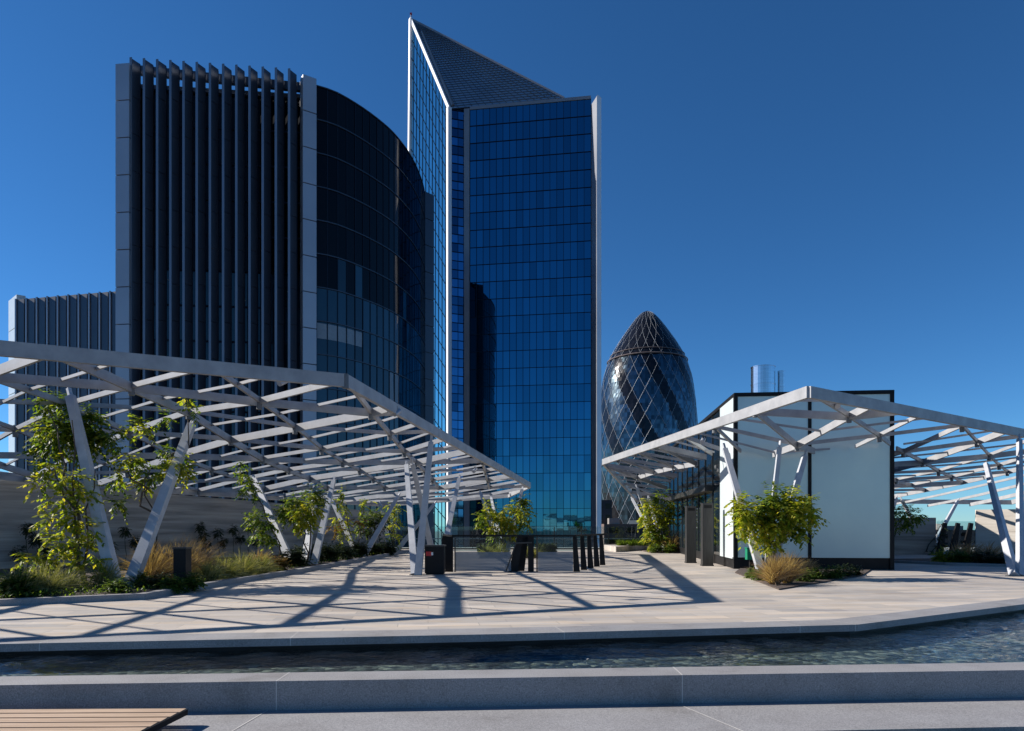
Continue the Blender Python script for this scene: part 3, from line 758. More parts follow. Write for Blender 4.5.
# ground cover of the long bed
m=MB()
for _ in range(3000):
    t=R.random()**.7; i=R.randrange(1,len(BED2)-1); a=Vector(BED2[i]); b=Vector(BED2[i+1]) ; q=a.lerp(b,R.random())
    off=R.random()**1.3*2.8+.15; p=Vector((q.x-off,q.y+R.uniform(-.2,.5),.08+R.random()*.12))
    leaf(m,p,(rv()+Vector((0,0,.4))).normalized(),Vector((0,0,1))+rv()*.4,.07,.04)
tag(m.build('ground_cover',M['shrub']),'low leafy ground cover of the long bed','ground cover',kind='stuff')

# ------------------------------------------------------------------ street furniture on the terrace
bb=G(179.5,588,.075); bo=thing('bollard','square black light bollard standing in the long planting bed','bollard',bb)
m=MB(); m.box((bb.x-.15,bb.y,.07),(bb.x+.15,bb.y+.3,1.02)); m.box((bb.x-.17,bb.y-.02,.07),(bb.x+.17,bb.y+.32,.11)); m.build('post',M['black'],bo)
m=MB(); m.box((bb.x-.165,bb.y-.015,1.022),(bb.x+.165,bb.y+.315,1.06)); m.build('cap',M['charcoal'],bo)

bn=G(435,574.5); bi=thing('litter_bin','black litter bin with a red and white sticker behind the slim leaning legs','bin',(bn.x,bn.y,0))
m=MB(); m.box((bn.x-.33,bn.y,.04),(bn.x+.29,bn.y+.5,.9)); m.box((bn.x-.30,bn.y+.03,0),(bn.x+.26,bn.y+.47,.04)); m.build('body',M['black'],bi)
m=MB(); m.box((bn.x-.35,bn.y-.02,.902),(bn.x+.31,bn.y+.52,.95)); m.build('lid',M['charcoal'],bi)
m=MB(); m.box((bn.x-.29,bn.y-.006,.60),(bn.x-.12,bn.y-.002,.74),0); m.box((bn.x-.12,bn.y-.006,.62),(bn.x-.06,bn.y-.002,.72),1); m.build('sticker',[M['red'],M['white']],bi)

# glass balustrade round the stair
BY=23.3; st=thing('stair_balustrade','black railed glass balustrade with slanted black fins round the stair head','balustrade',(0,BY,0))
def gx(px,y=BY): return (px-HX)/F*y
for a,b in ((455,511),(538,573)):
    m=MB(); m.box((gx(a),BY,.70),(gx(b),BY+.02,1.2)); m.build('glass_panel',M['clear'],st)
    m=MB(); m.box((gx(a),BY+.001,.03),(gx(b),BY+.022,.68)); m.build('frosted_panel',M['frost_low'],st)
m=MB(); m.bar((gx(444,26),26,1.22),(gx(453),BY,1.22),.1,.06); m.box((gx(453)-.03,BY-.05,1.2),(gx(574)+.03,BY+.07,1.265)); m.bar((gx(574),BY+.02,1.235),(gx(606,27.3),27.3,1.235),.14,.06)
m.build('handrail',M['black'],st)
def fin(x,y,wb,wt,lean,h=1.2,dy=.12):
    m=MB()
    b=[(x-wb/2,0),(x+wb/2,0),(x+lean+wt/2,h),(x+lean-wt/2,h)]
    m.add([(p,y,q) for p,q in b]+[(p,y+dy,q) for p,q in b],[(0,1,2,3),(7,6,5,4),(1,0,4,5),(2,1,5,6),(3,2,6,7),(0,3,7,4)])
    m.build('slanted_fin',M['black'],st)
for i in range(5):
    t=i/4; fin(gx(577)+t*(gx(603,27.2)-gx(577)),BY+.08+t*3.9,.22,.13,-.07,dy=.06)
for i in range(3):
    t=i/2; fin(gx(449)-t*.45,BY+.08+t*2.8,.26,.2,.03,dy=.06)
fin(gx(513),BY+.05,.32,.2,.24); fin(gx(520),BY+.5,.32,.2,.2); fin(gx(531),BY+.04,.2,.2,0)
m=MB(); m.bar((gx(510),BY-.02,.98),(gx(532),BY+.0,1.0),.05,.05); m.bar((gx(506),BY-.02,.02),(gx(516),BY-.02,.98),.04,.04); m.box((gx(537)-.025,BY-.02,0),(gx(537)+.025,BY+.04,1.2)); m.box((gx(455)-.02,BY-.02,0),(gx(455)+.02,BY+.04,1.2))
m.build('rail_post',M['charcoal'],st)

# edge balustrade at the back of the terrace
EY=45.2; eb=thing('edge_balustrade','long clear glass balustrade along the back edge of the terrace','balustrade',(2,EY,0))
for i in range(13):
    x0=-8+i*1.8; m=MB(); m.box((x0+.02,EY,.08),(x0+1.78,EY+.02,1.5)); m.build('glass_panel',M['clear'],eb)
for i in range(14):
    x0=-8+i*1.8; m=MB(); m.box((x0-.03,EY+.03,0),(x0+.03,EY+.1,1.48)); m.build('post',M['charcoal'],eb)
m=MB(); m.box((-8,EY+.11,.66),(15.4,EY+.15,.72)); m.build('rail',M['alu'],eb)
m=MB(); m.box((-8,EY-.1,0),(15.4,EY+.02,.07)); m.build('base_channel',M['black'],eb)

# planters in the middle distance
m=MB(); m.prism([G(616,552).to_2d()[:],G(650,549).to_2d()[:],(9.2,44.5),(6.0,44.5)],0,.32)
tag(m.build('stone_planter',M['paving']),'low pale stone planter before the edge balustrade left of the lime vine','planter')
for px,r,lab in ((622,.5,'grassy tuft on the left part of the low stone planter'),(632,.55,'grassy tuft in the middle of the low stone planter'),(642,.5,'grassy tuft on the right part of the low stone planter')):
    p=P(px,547,42.5); p.z=.32; tuft('planter_grass',lab,'grass clump',p,.4,.7,200,'shrub',.6,'grass on the low stone planter')
for a,b,lab in ((478,500,'clipped dark hedge block left of the vine behind the stair'),(536,556,'clipped dark hedge block right of the vine behind the stair')):
    x0,x1=gx(a,36.5),gx(b,36.5); m=MB()
    for _ in range(1500):
        p=Vector((R.uniform(x0,x1),R.uniform(36,36.9),R.random()**.6*.55)); leaf(m,p,rv().normalized(),rv(),.13,.08)
    m.box((x0+.08,36.08,0),(x1-.08,36.8,.46))
    tag(m.build('hedge',M['vine_d'],origin=((x0+x1)/2,36.4,0)),lab,'hedge','hedge blocks')
m=MB(); m.prism([(-1.6,32.6),(1.7,32.6),(1.7,35.6),(-1.6,35.6)],-.02,.03)
tag(m.build('stair_soil',M['soil']),'dark soil of the small bed behind the stair','soil',kind='structure')
for x,lab in ((-1.2,'pale grass tuft left in the small bed behind the stair'),(-.6,'pale grass tuft at the leg foot behind the stair'),(.5,'pale grass tuft right in the small bed behind the stair'),(1.2,'rightmost pale grass tuft in the small bed behind the stair')):
    tuft('feather_grass',lab,'grass clump',(x,33.2,.03),.6,.5,220,'grass_g',.5,'grass in the small bed behind the stair')
m=MB(); m.prism([(7.9,38.9),(10.0,38.6),(10.2,42.5),(8.0,42.5)],-.02,.05)
tag(m.build('door_soil',M['soil']),'dark soil at the vine beside the pavilion doors','soil',kind='structure')
for x,y,lab in ((8.2,39.1,'low green plant left at the vine by the pavilion doors'),(9.0,39.0,'low green plant right at the vine by the pavilion doors')):
    bush('low_shrub',lab,'shrub',(x,y,.05),.35,260,.13,'shrub','low shrubs by the pavilion doors')

# right-hand end: walls, bed, slanted posts
m=MB(); m.prism([P(885,500,37.5).to_2d()[:],P(936,500,37.0).to_2d()[:],(P(936,500,37).x+.1,37.6),(P(885,500,37).x,38.2)],0,2.0)
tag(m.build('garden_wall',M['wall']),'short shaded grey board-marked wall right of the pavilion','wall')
w0=P(976,500,32.5)
m=MB(); m.prism([(w0.x,w0.y),(31,24.2),(31.4,24.7),(w0.x+.3,w0.y+.5)],0,2.33)
tag(m.build('garden_wall',M['wall_sunlit']),'rammed stone wall in a paler sunlit tone at the right frame edge with beam shadows','wall')
RB=[(15.9,29.5),(17.3,27.2),(21.5,24.6),(28,21.5)]
RB2=offset(RB,.2)
m=MB(); strip(m,RB,RB2,-.05,.10); tag(m.build('bed_kerb',M['granite']),'low dark kerb of the planting bed at the right','kerb',kind='structure')
m=MB(); m.prism(list(RB2)+[(29,24.5),(w0.x+.3,w0.y-.2),(17.5,31.5)],-.02,.05)
tag(m.build('bed_soil',M['soil']),'dark soil of the planting bed at the right','soil',kind='structure')
gg='plants in the right-hand bed'
for px,Y,r,lab,mt in ((942,28.6,.5,'bright yellow-green fern-like plant at the left end of the right-hand bed','vine_y'),(953,28.3,.4,'bright low plant next to the fern-like one in the right-hand bed','shrub'),(965,28.3,.42,'green plant left of the pale wall in the right-hand bed','shrub'),(982,28,.45,'dark plant below the left end of the pale wall','vine_d'),(996,27.3,.45,'dark plant below the middle of the pale wall','vine_d'),(1010,26.8,.45,'dark plant just left of the leaning leg at the right frame edge','vine_d'),(1022,26.4,.45,'dark plant behind the leaning leg at the right frame edge','vine_d')):
    p=P(px,560,Y); p.z=.05; bush('low_shrub',lab,'shrub',p,r,420,.11,mt,gg)
for px,Y,lab in ((958,30,'russet grass clump before the black slanted posts'),(972,29.5,'russet grass clump at the left corner of the pale wall'),(990,28.6,'russet grass clump before the pale wall')):
    p=P(px,560,Y); p.z=.05; tuft('brown_grass',lab,'grass clump',p,.75,.6,240,'grass_b',.5,gg)
se=thing('slanted_railing','glass railing with leaning black posts between the grey wall and pale wall','railing',P(955,560,36))
for px in (941,954,967):
    a=P(px-2,557,36.5); a.z=0; c=P(px+4,523,36.5); m=MB(); m.bar(a,c,.34,.16,.2,.12,up=(0,1,0)); m.build('leaning_post',M['black'],se)
a=P(937,500,37.0); c=P(982,500,36.6); m=MB(); m.bar((a.x,a.y,.95),(c.x,c.y,.95),.03,1.7); m.build('glass_panel',M['clear'],se)
m=MB(); m.bar((a.x,a.y+.05,.55),(c.x,c.y+.05,.55),.06,.09); m.build('rail',M['alu'],se)

# timber bench on the step
be=thing('slatted_bench','low slatted hardwood bench set on the granite step at the left corner','bench',(-4.4,5.9,-.3))
xr=-3.11; zt=-.15
def by(x,y0): return y0+.02*(x+3)
for i in range(8):
    y1=6.52-i*.152; m=MB()
    vs=[]
    for z in (zt-.045,zt):
        vs+=[(xr-.012*i,by(xr,y1),z),(xr-.012*i,by(xr,y1-.125),z),(-8,by(-8,y1-.125),z),(-8,by(-8,y1),z)]
    m.add(vs,[(0,1,2,3),(7,6,5,4),(1,0,4,5),(2,1,5,6),(3,2,6,7),(0,3,7,4)])
    m.build('slat',M['timber'],be)
m=MB(); m.add([(xr+.002,6.50,zt-.055),(xr+.026,6.50,zt-.055),(xr-.07,5.2,zt-.055),(xr-.094,5.2,zt-.055),(xr+.002,6.50,zt-.004),(xr+.026,6.50,zt-.004),(xr-.07,5.2,zt-.004),(xr-.094,5.2,zt-.004)],[(3,2,1,0),(4,5,6,7),(0,1,5,4),(1,2,6,5),(2,3,7,6),(3,0,4,7)]); m.build('end_trim',M['black'],be)
for x in (-3.45,-5.2,-7):
    m=MB(); m.box((x-.04,5.45,-.298),(x+.04,6.45,zt-.047)); m.build('support',M['black'],be)

# small spotlights under the beams
for px,py,Y,lab in ((283,381,16.4,'small grey spotlight hung under the front edge of the big canopy'),(397,412,19,'small grey spotlight under the long right edge beam of the big canopy'),(475,470,30,'small spotlight far along the right edge of the big canopy'),(838,404,19,'small spotlight with white label under the sunlit canopy corner'),(703,440,24,'small spotlight under the lit canopy edge left of the pavilion')):
    c=P(px,py,Y); s=thing('spotlight',lab,'spotlight',c,'canopy spotlights')
    zf=zL if px<500 else zR
    m=MB(); m.tube(c+Vector((-.06,-.1,-.08)),c+Vector((.05,.1,.05)),.075,n=12); m.build('lamp_head',M['alu'],s)
    m=MB(); m.box((c.x-.02,c.y-.02,c.z+.05),(c.x+.02,c.y+.02,max(zf(c.x,c.y)-.2,c.z+.16))); m.build('bracket',M['charcoal'],s)

# ------------------------------------------------------------------ towers
def facade(par,name,b0,b1,t0,t1,nc,nr,glass,mull,mw=.12,jit=.004,colw=None,out=None,vset=None,hmul=1.0):
    b0,b1,t0,t1=map(Vector,(b0,b1,t0,t1))
    def q(u,v): return (b0.lerp(b1,u)).lerp(t0.lerp(t1,u),v)
    nrm=(b1-b0).cross(t0-b0).normalized()
    if nrm.dot(Vector((0,-1,0))+Vector((-.0,0,0)))<0: nrm=-nrm
    m=MB()
    for i in range(nc):
        for j in range(nr):
            u0,u1,v0,v1=i/nc,(i+1)/nc,j/nr,(j+1)/nr
            cs=[q(u0,v0),q(u1,v0),q(u1,v1),q(u0,v1)]
            a=R.uniform(-jit,jit); b=R.uniform(-jit,jit)
            w=(cs[1]-cs[0]).length
            h=(cs[3]-cs[0]).length
            offs=[-a*w-b*h,a*w-b*h,a*w+b*h,-a*w+b*h]
            m.quad(*[c+nrm*o*.5 for c,o in zip(cs,offs)])
    g=m.build(name,glass,par)
    m=MB()
    for i in range(nc+1):
        if vset and i not in vset: continue
        m.bar(q(i/nc,0)+nrm*.05,q(i/nc,1)+nrm*.05,mw,.16,up=nrm)
    for j in range(nr+1):
        m.bar(q(0,j/nr)+nrm*.055,q(1,j/nr)+nrm*.055,mw*hmul,.17,up=nrm)
    m.build('mullions',mull,par)

# wedge-shaped glass skyscraper
ZB=-67
Yk=135.0; Yr=Yk/1.034
sky=thing('glass_skyscraper','tall blue glass skyscraper with a slanted wedge top and white edge trim','skyscraper',(-2,Yk,ZB))
Kt=P(449,108,Yk); Kb=Vector((Kt.x,Kt.y,ZB))
A=P(411,19,141.5); Lb=P(404,525,142.5); Lb.z=ZB
def on(px,py,top=True):
    t=(px-449)/(600-449); x=(px-HX)/F
    # intersect view column with the front plane K->R
    r=P(600,95,Yr); dx,dy=r.x-Kt.x,r.y-Kt.y
    s=(Kt.x-x*Kt.y)/(x*dy-dx); Y=Kt.y+s*dy
    p=P(px,py,Y)
    return p
f0=on(470,109); f1=on(591,98)
def dn(p): return Vector((p.x,p.y,ZB))
facade(sky,'front_facade',dn(f0),dn(f1),f0,f1,18,44,M['sky_glass'],M['mullion'],.07,.004,hmul=1.0)
c0=on(451.5,109); c1=on(464,109)
facade(sky,'corner_facade',dn(c0)+Vector((0,.25,0)),dn(c1)+Vector((0,1.0,0)),c0+Vector((0,.25,0)),c1+Vector((0,1.0,0)),2,86,M['sky_glass_corner'],M['mullion'],.10,.012)
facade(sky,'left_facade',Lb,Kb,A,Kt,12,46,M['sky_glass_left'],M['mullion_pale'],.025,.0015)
c2=on(469.5,109)
m=MB(); m.prism([(c1.x,c1.y-.1),(c2.x,c2.y-.1),(c2.x,c2.y+.8),(c1.x,c1.y+.8)],ZB,c1.z); m.build('corner_pier',M['grey_trim'],sky)
e0=on(591.2,97); e1=on(595.2,96); e2=on(600,95)
m=MB(); m.prism([(e0.x,e0.y-.05),(e1.x,e1.y-2.6),(e2.x,e2.y+.3),(e2.x,e2.y+6),(e0.x,e0.y+6)],ZB,CAM_Z+(e1.z-CAM_Z)*(e1.y-2.6)/e1.y)
m.build('edge_fin',M['grey_trim'],sky)
m=MB(); m.prism([(e1.x+.02,e1.y-2.62),(e2.x+.06,e2.y-1.5),(e2.x+.06,e2.y+.3)],ZB,CAM_Z+(e1.z-CAM_Z)*(e1.y-2.6)/e1.y+.3); m.build('edge_fin',M['white_trim'],sky)
Bp=P(564,98,on(561,98.5).y+1.6); Kt2=Kt+Vector((.5,.3,0))
facade(sky,'sloped_roof',Kt2,Bp,A,A+Vector((.05,.05,0)),16,40,M['roof_louvre'],M['mullion_roof'],.05,.002)
m=MB()
m.bar(Kb,Kt,.8,.8,up=(.5,-.86,0)); m.bar(Kt,A,.6,.55); m.bar(Lb,A,.7,.7,up=(.5,-.86,0)); 
m.build('edge_trim',M['white_trim'],sky)
m=MB(); m.bar(A,Bp,.35,.35); ka=Kt.lerp(A,.03)+Vector((1.1,.2,0)); kb=Kt.lerp(A,.85)+Vector((1.2,.2,0)); m.bar(ka,kb,.9,.5)
m.bar(f0+Vector((0,.1,.1)),f1+Vector((0,.1,.1)),.5,.6); m.build('parapet',M['grey_trim'],sky)
m=MB()
for i in range(9):
    p=on(486+i*2.9,105)+Vector((0,3,0)); m.box((p.x-.15,p.y,p.z-2),(p.x+.15,p.y+.3,p.z+R.uniform(-.3,.9)))
    if i%2: m.box((p.x-.4,p.y,p.z-.3),(p.x+.5,p.y+.3,p.z-.1))
m.build('roof_equipment',M['white_trim'],sky)
m=MB(); m.tube(A,A+Vector((0,0,.9)),.12); m.build('mast',M['grey_trim'],sky)
m=MB(); m.box((A.x-.2,A.y-.2,A.z+.9),(A.x+.2,A.y+.2,A.z+1.2)); m.build('beacon',M['red'],sky)
# hidden sides close the body so that it is solid from a step aside
bk=[Vector((Lb.x+20,178,0)),Vector((e2.x,166,0))]
m=MB(); zt=f1.z-1
m.prism([(e2.x,e2.y+6.02),(e2.x,166),(Lb.x+20,178),(Lb.x+.5,Lb.y+.5)],ZB,zt-3); m.build('rear_body',M['sky_glass_corner'],sky)
m=MB(); m.add([A+Vector((.1,.6,0)),Vector((Lb.x+20,176,zt-3)),Bp+Vector((.2,.5,0)),Kt2+Vector((0,1,-1)),Vector((Lb.x+.6,Lb.y+.6,zt-3))],[(0,1,2),(0,4,1)]); m.build('rear_roof',M['roof_louvre'],sky)

# stepped office tower with fins and a curved flank
wt=thing('office_tower','dark office tower with vertical fins and a curved black glass flank','office tower',(-35,85,ZB))
Za=P(316,88,85).z
def tp(px,py,Y): p=P(px,py,Y); return p
pL=Vector((-46.9,80.6)); pR=Vector((-24.9,83.2))
# pale end panels: storey-high cladding sheets with open joints
def panel_strip(par,p,q,top,n=17,sh=7.2,mt='alu',dep=1.2):
    d=(Vector(q)-Vector(p)); nn=Vector((d.y,-d.x)).normalized()
    if nn.y>0: nn=-nn
    z=top
    m=MB(); b=Vector(p)-nn*dep; c=Vector(q)-nn*dep
    while z>ZB:
        z0=max(ZB,z-sh+.12); m.prism([tuple(p),tuple(q),(c.x,c.y),(b.x,b.y)],z0,z); z-=sh
    m.build('end_panel',M[mt],par)
    m=MB(); b2=Vector(p)-nn*.15; c2=Vector(q)-nn*.15; m.prism([(b2.x,b2.y),(c2.x,c2.y),(c.x-nn.x*.1,c.y-nn.y*.1),(b.x-nn.x*.1,b.y-nn.y*.1)],ZB,top-.2); m.build('panel_backing',M['alu_dark'],par)
l0=P(115.5,64,80.6); l1=P(129,63,80.4)
panel_strip(wt,l0.to_2d(),l1.to_2d(),l0.z,sh=4.4)
r0=P(303,74,83.0); r1=P(316.5,77,83.9)
panel_strip(wt,r0.to_2d(),r1.to_2d(),r0.z,sh=4.4)
nf=13
for i in range(nf):
    x0=131+ (302-131)*i/nf; yb=81.0+2.2*i/nf
    a=P(x0,62,yb); w=13.1*yb/F
    top=P(x0,60+12*i/nf,yb).z
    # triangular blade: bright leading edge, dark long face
    m=MB()
    e=(a.x+.02,a.y-.2); f_=(a.x+.25,a.y-.25); gpt=(a.x+w*.46,a.y+.7); hpt=(a.x+w*.38,a.y+1.1); k_=(a.x+.0,a.y+.6)
    z=top
    while z>ZB:
        m.prism([f_,gpt,hpt,k_,e],max(ZB,z-4.34),z); z-=4.4
    m.build('fin',M['alu_dark'],wt)
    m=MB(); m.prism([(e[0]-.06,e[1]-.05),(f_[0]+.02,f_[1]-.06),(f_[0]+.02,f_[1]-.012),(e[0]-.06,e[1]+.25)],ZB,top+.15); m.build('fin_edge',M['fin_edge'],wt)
# floor plates and glass behind the fins
gl=P(129,70,83.5); gr=P(304,77,85.6); topg=P(200,90,84).z
facade(wt,'glazing',(gl.x,gl.y,ZB),(gr.x,gr.y,ZB),(gl.x,gl.y,33),(gr.x,gr.y,33),26,23,M['tower_glass_blue'],M['mullion'],.10,.006,hmul=2)
facade(wt,'glazing',(gl.x,gl.y,33),(gr.x,gr.y,33),(gl.x,gl.y,topg),(gr.x,gr.y,topg),26,5,M['tower_glass'],M['mullion'],.10,.006,hmul=2)
m=MB(); zb=P(200,71,82.4).z; m.bar((gl.x,gl.y-1.0,zb+.3),(gr.x,gr.y-1.0,zb-.6),.5,1.0); m.bar((gl.x,gl.y-.2,topg),(gr.x,gr.y-.2,topg),.4,.5); m.build('parapet_beam',M['alu_dark'],wt)
m=MB()
for _ in range(70):
    u=R.random(); v=R.random(); p=Vector((gl.x,gl.y,0)).lerp(Vector((gr.x,gr.y,0)),u); z=-20+62*v*v if R.random()<.8 else 20
    m.bar((p.x,p.y-.12,z),(p.x+.6,p.y-.12,z-.35),.07,.03)
m.build('ceiling_lights',M['lamp_fleck'],wt)
# curved flank
ctrl=[(316.5,88,84.6),(333,93,85.6),(350,100,87.4),(370,112,90.2),(390,128,93.9),(403,143,97.6),(412,157,101.2),(419,172,105.5),(424,190,110.5),(426,205,116)]
pts=[Vector(((px-HX)/F*Y,Y)) for px,py,Y in ctrl]
fine=[]
for i in range(len(pts)-1):
    p0=pts[max(i-1,0)]; p1=pts[i]; p2=pts[i+1]; p3=pts[min(i+2,len(pts)-1)]
    for s in range(4):
        t=s/4; fine.append(.5*((2*p1)+(p2-p0)*t+(2*p0-5*p1+4*p2-p3)*t*t+(3*p1-p0-3*p2+p3)*t**3))
fine.append(pts[-1])
L=[0]
for a,b in zip(fine[:-1],fine[1:]): L.append(L[-1]+(b-a).length)
nb=26; cv=[]
for i in range(nb+1):
    s=L[-1]*i/nb
    j=max(k for k in range(len(L)) if L[k]<=s+1e-6); j=min(j,len(fine)-2)
    cv.append(fine[j].lerp(fine[j+1],(s-L[j])/(L[j+1]-L[j])))
fh=4.15; nr=int((Za-ZB)/fh)+1
up=MB(); lit_cells={(k,r) for k in range(0,5) for r in (6,)}|{(k,8) for k in (5,6)}
bl=MB(); lo=MB()
for i in range(nb):
    a,b=cv[i],cv[i+1]; n=Vector((b.y-a.y,-(b.x-a.x))).normalized()
    for r in range(nr):
        z1=Za-r*fh; z0=max(ZB,z1-fh)
        if z1<=ZB: break
        j1,j2=R.uniform(-.004,.004),R.uniform(-.004,.004)
        target=up if z1>33+R.choice((0,0,0,4.2,-4.2)) else lo
        q=[Vector((a.x,a.y,z0))+Vector((n.x,n.y,0))*j1,Vector((b.x,b.y,z0))-Vector((n.x,n.y,0))*j1,Vector((b.x,b.y,z1))-Vector((n.x,n.y,0))*j2,Vector((a.x,a.y,z1))+Vector((n.x,n.y,0))*j2]
        target.quad(*q)
up.build('curved_glazing',M['tower_glass'],wt); lo.build('curved_glazing',M['tower_glass_blue'],wt)
m=MB()
for i in range(nb+1):
    a=cv[i]; b=cv[min(i+1,nb)] if i<nb else cv[i]; pr=cv[i-1] if i else cv[i]
    d=(b-pr).normalized(); n=Vector((d.y,-d.x))*.06; m.bar((a.x+n.x,a.y+n.y,ZB),(a.x+n.x,a.y+n.y,Za),.02,.10,up=(d.x,d.y,0))
m.build('mullions',M['mullion'],wt)
for r in range(nr):
    z=Za-r*fh; m=MB(); m.ribbon([(q.x,q.y-.08,z+.06) for q in cv],.16,.12); m.build('floor_band',M['alu_dark'],wt)
m=MB()
for zc,cols,hh in ((Za-(round((Za-P(340,324,86.5).z)/fh-.3)+.30)*fh,range(0,5),1.9),(Za-(round((Za-P(372,368,90).z)/fh-.5)+.5)*fh,range(9,11),3.8)):
    for i in cols:
        a,b=cv[i],cv[i+1]; m=MB()
        m.quad((a.x*.97+b.x*.03,a.y-.05,zc-hh/2),(b.x*.95+a.x*.05,b.y-.05,zc-hh/2),(b.x*.95+a.x*.05,b.y-.05,zc+hh/2),(a.x*.97+b.x*.03,a.y-.05,zc+hh/2))
        m.build('lit_pane',M['pane_lit'],wt)
# wing wall behind the flank, core and roof
wp=P(424.5,191,112); wq=P(434,193,113.5)
panel_strip(wt,wp.to_2d(),wq.to_2d(),wp.z,sh=4.4,mt='alu_dark',dep=2)
m=MB(); poly=[(l0.x+.3,l0.y+1.6),(gl.x,gl.y+.3),(gr.x,gr.y+.3)]+[(p.x-.05,p.y+.3) for p in cv]+[(wq.x-1,wq.y+2.2),(wq.x-2,128),(-52,128)]
m.prism(poly,ZB,topg-.5); m.build('core',M['tower_glass'],wt)
m=MB(); poly=[(r1.x-.2,r1.y+1.5)]+[(p.x-.06,p.y+.35) for p in cv]+[(wq.x-4,120),(-30,110),(r1.x-.2,92)]
m.prism(poly,topg-.45,Za+.05); m.build('roof_screen',M['tower_glass'],wt)

# lower finned block at the far left
lb=thing('office_block','lower finned office block at the far left with a pale end wall','office block',(-55,95,ZB))
a=P(8.5,301,95); b=P(16.5,299,92.3)
m=MB(); z=a.z
d=(b-a).to_2d().normalized()
while z>ZB:
    m.prism([(a.x,a.y),(b.x,b.y),(b.x+.8,b.y+.6),(a.x+.8,a.y+.9)],max(ZB,z-4.3),z); z-=4.4
m.build('end_panel',M['white_panel'],lb)
for i in range(11):
    x0=16+ (131-16)*i/11; Y=92-6*i/11; p=P(x0,298,Y); w=10.5*Y/F; top=P(x0,300-9.5*i/11,Y).z
    m=MB(); m.prism([(p.x+.12,p.y-.1),(p.x+w,p.y-.5),(p.x+w,p.y+1),(p.x+.12,p.y+1)],ZB,top); m.build('fin',M['alu_dark'],lb)
    m=MB(); m.prism([(p.x-.02,p.y-.22),(p.x+.2,p.y-.26),(p.x+.2,p.y-.12),(p.x-.02,p.y+.6)],ZB,top+.1); m.build('fin_edge',M['alu'],lb)
m=MB(); m.prism([(a.x+.9,96.2),(P(131,300,87).x-.6,88.8),(P(131,300,87).x-.6,125),(a.x,125)],ZB,a.z-2); m.build('core',M['tower_glass'],lb)

# bullet-shaped glass tower
GY=370.0; gk=GY/F; gc=Vector(((647-HX)*gk,GY,0))
prof=[(-126,36),(-60,43),(0,47.5),(30,49.2),(75,49.8),(98,48.9),(120,47.2),(140,44.7),(150,42.6),(158,40),(166,37.2),(174,33),(183,27.6),(191,22.2),(200,16),(206,11.2),(210.5,7),(213,3.6),(214.2,.4)]
ph=np.array([p[0] for p in prof])*gk+CAM_Z; pr_=np.array([p[1] for p in prof])*gk
# smooth profile
hs=np.linspace(ph[0],ph[-1],200)
def rad(h): return float(np.interp(h,ph,pr_))
gh=thing('domed_tower','dark bullet-shaped glass tower wrapped in a diamond lattice with spiral bands','tower',(gc.x,gc.y,ZB))
tw=.0203; step=2*math.pi/24
m=MB(); nh=84; na=108
H=[ph[0]+(ph[-1]-ph[0])*(1-(1-i/nh)**1.15) for i in range(nh+1)]
hring=163*gk+CAM_Z
def gp(phi,h,extra=0):
    r=rad(h)+extra; return Vector((gc.x+r*math.sin(phi),gc.y-r*math.cos(phi),h))
for i in range(nh):
    for j in range(na):
        u0=j/na*2*math.pi; u1=(j+1)/na*2*math.pi; um=(u0+u1)/2; hm=(H[i]+H[i+1])/2
        sp=int(math.floor((um+tw*hm+.10)/step))%3
        mi=1 if (sp==0 or hm>hring) else 0
        q=[gp(u0,H[i]),gp(u1,H[i]),gp(u1,H[i+1]),gp(u0,H[i+1])]
        nn=(q[0]-gc); nn.z=0; nn.normalize()
        e=[R.uniform(-.05,.05) for _ in range(4)]
        m.quad(*[c+nn*x for c,x in zip(q,e)],mi=mi)
m.build('glass_skin',[M['g_light'],M['g_dark']],gh)
m=MB()
for s in (1,-1):
    for k in range(24):
        pp=[]; h=ph[0]+2
        while h<ph[-1]-.3:
            pp.append(gp(k*step-s*tw*h-.10,h,.15)); h+=2.2 if h<hring else 1.2
        m.path(pp,.12,.04,n=5)
m.build('lattice',M['g_lattice'],gh)
for hh,ex,rr in ((hring,.6,.32),(hring+3.0,.4,.18)):
    m=MB(); m.path([gp(i/60*2*math.pi,hh,ex) for i in range(61)],rr,n=6); m.build('walkway_ring',M['g_ring'],gh)

# distant city
def block(px0,px1,pyt,Y,dep,mt,lab,group='low city buildings beyond the terrace'):
    a=P(px0,pyt,Y); b=P(px1,pyt,Y); root=thing('city_building',lab,'building',((a.x+b.x)/2,Y,ZB),group)
    m=MB(); m.box((a.x,Y,ZB),(b.x,Y+dep,a.z)); m.build('wall',M[mt],root)
    m=MB(); nfl=max(2,int((a.z-ZB)/4))
    for k in range(min(nfl,9)):
        z=a.z-1.2-k*4
        if z-1.8<ZB: break
        w=(b.x-a.x); n=min(8,max(2,int(w/5)))
        for i in range(n):
            x0=a.x+w*(i+.2)/n; m=MB(); m.box((x0,Y-.05,z-1.8),(x0+w*.6/n,Y-.01,z)); m.build('window',M['tower_glass'],root)
    m=MB(); m.box((a.x+.2*(b.x-a.x),Y+dep*.2,a.z),(a.x+.5*(b.x-a.x),Y+dep*.6,a.z+2)); m.build('roof_plant',M['city'],root)
block(596,612,500,240,30,'city_dark','black office building squeezed between the skyscraper and the domed tower')
block(604,640,524,230,25,'brick','brown brick building seen through the edge glass below the domed tower')
block(640,700,520,260,25,'city_dark','dark low building behind the lime vine by the pavilion')
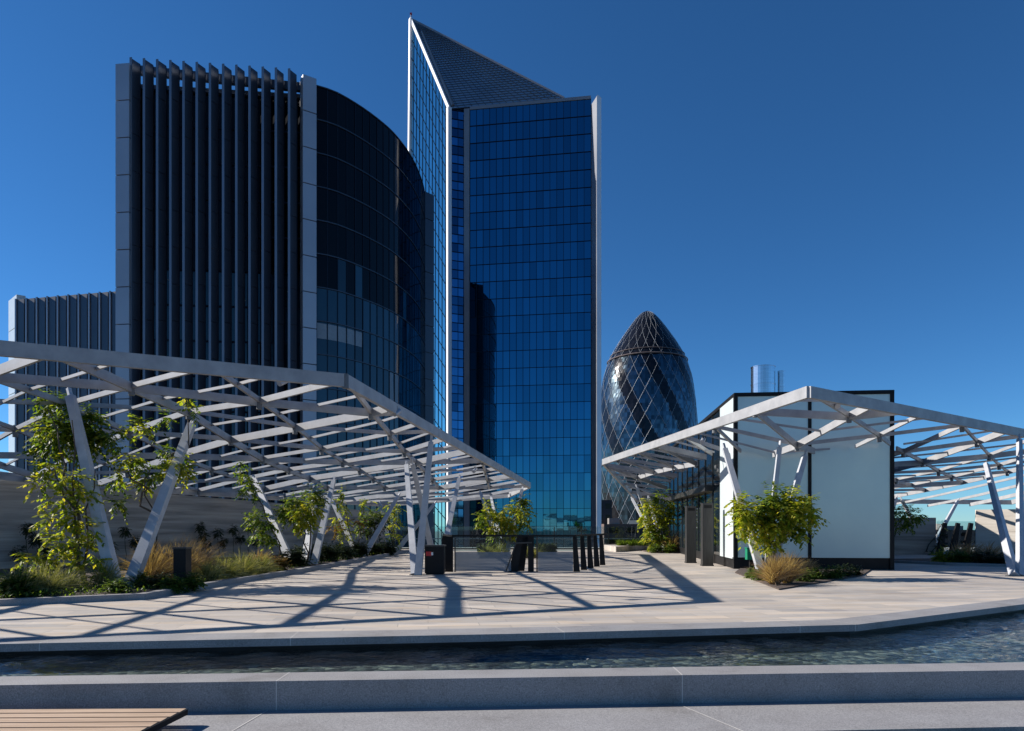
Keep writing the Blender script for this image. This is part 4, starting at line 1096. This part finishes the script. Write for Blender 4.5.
for i,(x0,x1,t,Y,lab) in enumerate(((925,950,531,300,'brown low roof between the black slanted posts'),(944,960,527,420,'grey low roof behind the black slanted posts'),(958,985,530,330,'brick low roof left of the pale wall'))):
    block(x0,x1,t,Y,30,'city' if i%2 else 'brick',lab)

# ------------------------------------------------------------------ light, sky, camera
sun_v=Vector((-8.2,1.75,5.1)).normalized()
el=math.asin(sun_v.z); az=math.atan2(sun_v.x,sun_v.y)
sd=bpy.data.lights.new('sun','SUN'); sd.energy=5.0; sd.angle=math.radians(.5); sd.color=(1,.94,.87)
so=bpy.data.objects.new('sun',sd); COL.objects.link(so); so.rotation_euler=(-sun_v).to_track_quat('-Z','Y').to_euler(); so.location=(-60,10,60)
w=bpy.data.worlds.new('World'); S.world=w; w.use_nodes=True
nt=w.node_tree; bg=nt.nodes['Background']
sk=nt.nodes.new('ShaderNodeTexSky'); sk.sky_type='NISHITA'; sk.sun_disc=False; sk.sun_elevation=el; sk.sun_rotation=az
sk.altitude=2000; sk.air_density=1.0; sk.dust_density=0.; sk.ozone_density=4.0
hs_=nt.nodes.new('ShaderNodeMixRGB'); hs_.blend_type='MULTIPLY'; hs_.inputs[0].default_value=1; hs_.inputs[2].default_value=(.63,.96,1.2,1)   # polarised, deep blue evening sky
nt.links.new(sk.outputs[0],hs_.inputs[1]); h2=nt.nodes.new('ShaderNodeHueSaturation'); h2.inputs['Saturation'].default_value=1.06; nt.links.new(hs_.outputs[0],h2.inputs['Color']); nt.links.new(h2.outputs[0],bg.inputs['Color']); bg.inputs['Strength'].default_value=.058
cd=bpy.data.cameras.new('camera'); co=bpy.data.objects.new('camera',cd); COL.objects.link(co); S.camera=co
co.location=(0,0,CAM_Z); co.rotation_euler=(math.radians(90),0,0)
cd.sensor_width=36; cd.lens=36*F/1024; cd.shift_y=(HY-365.5)/1024; cd.clip_end=20000; cd.clip_start=.05
S.render.engine='CYCLES'
S.view_settings.view_transform='Standard'; S.view_settings.look='None'; S.view_settings.exposure=0.78; S.view_settings.gamma=1
S.cycles.max_bounces=8; S.cycles.transparent_max_bounces=16; S.cycles.use_denoising=True
for o in list(bpy.data.objects):
    if '_o' in o: del o['_o']
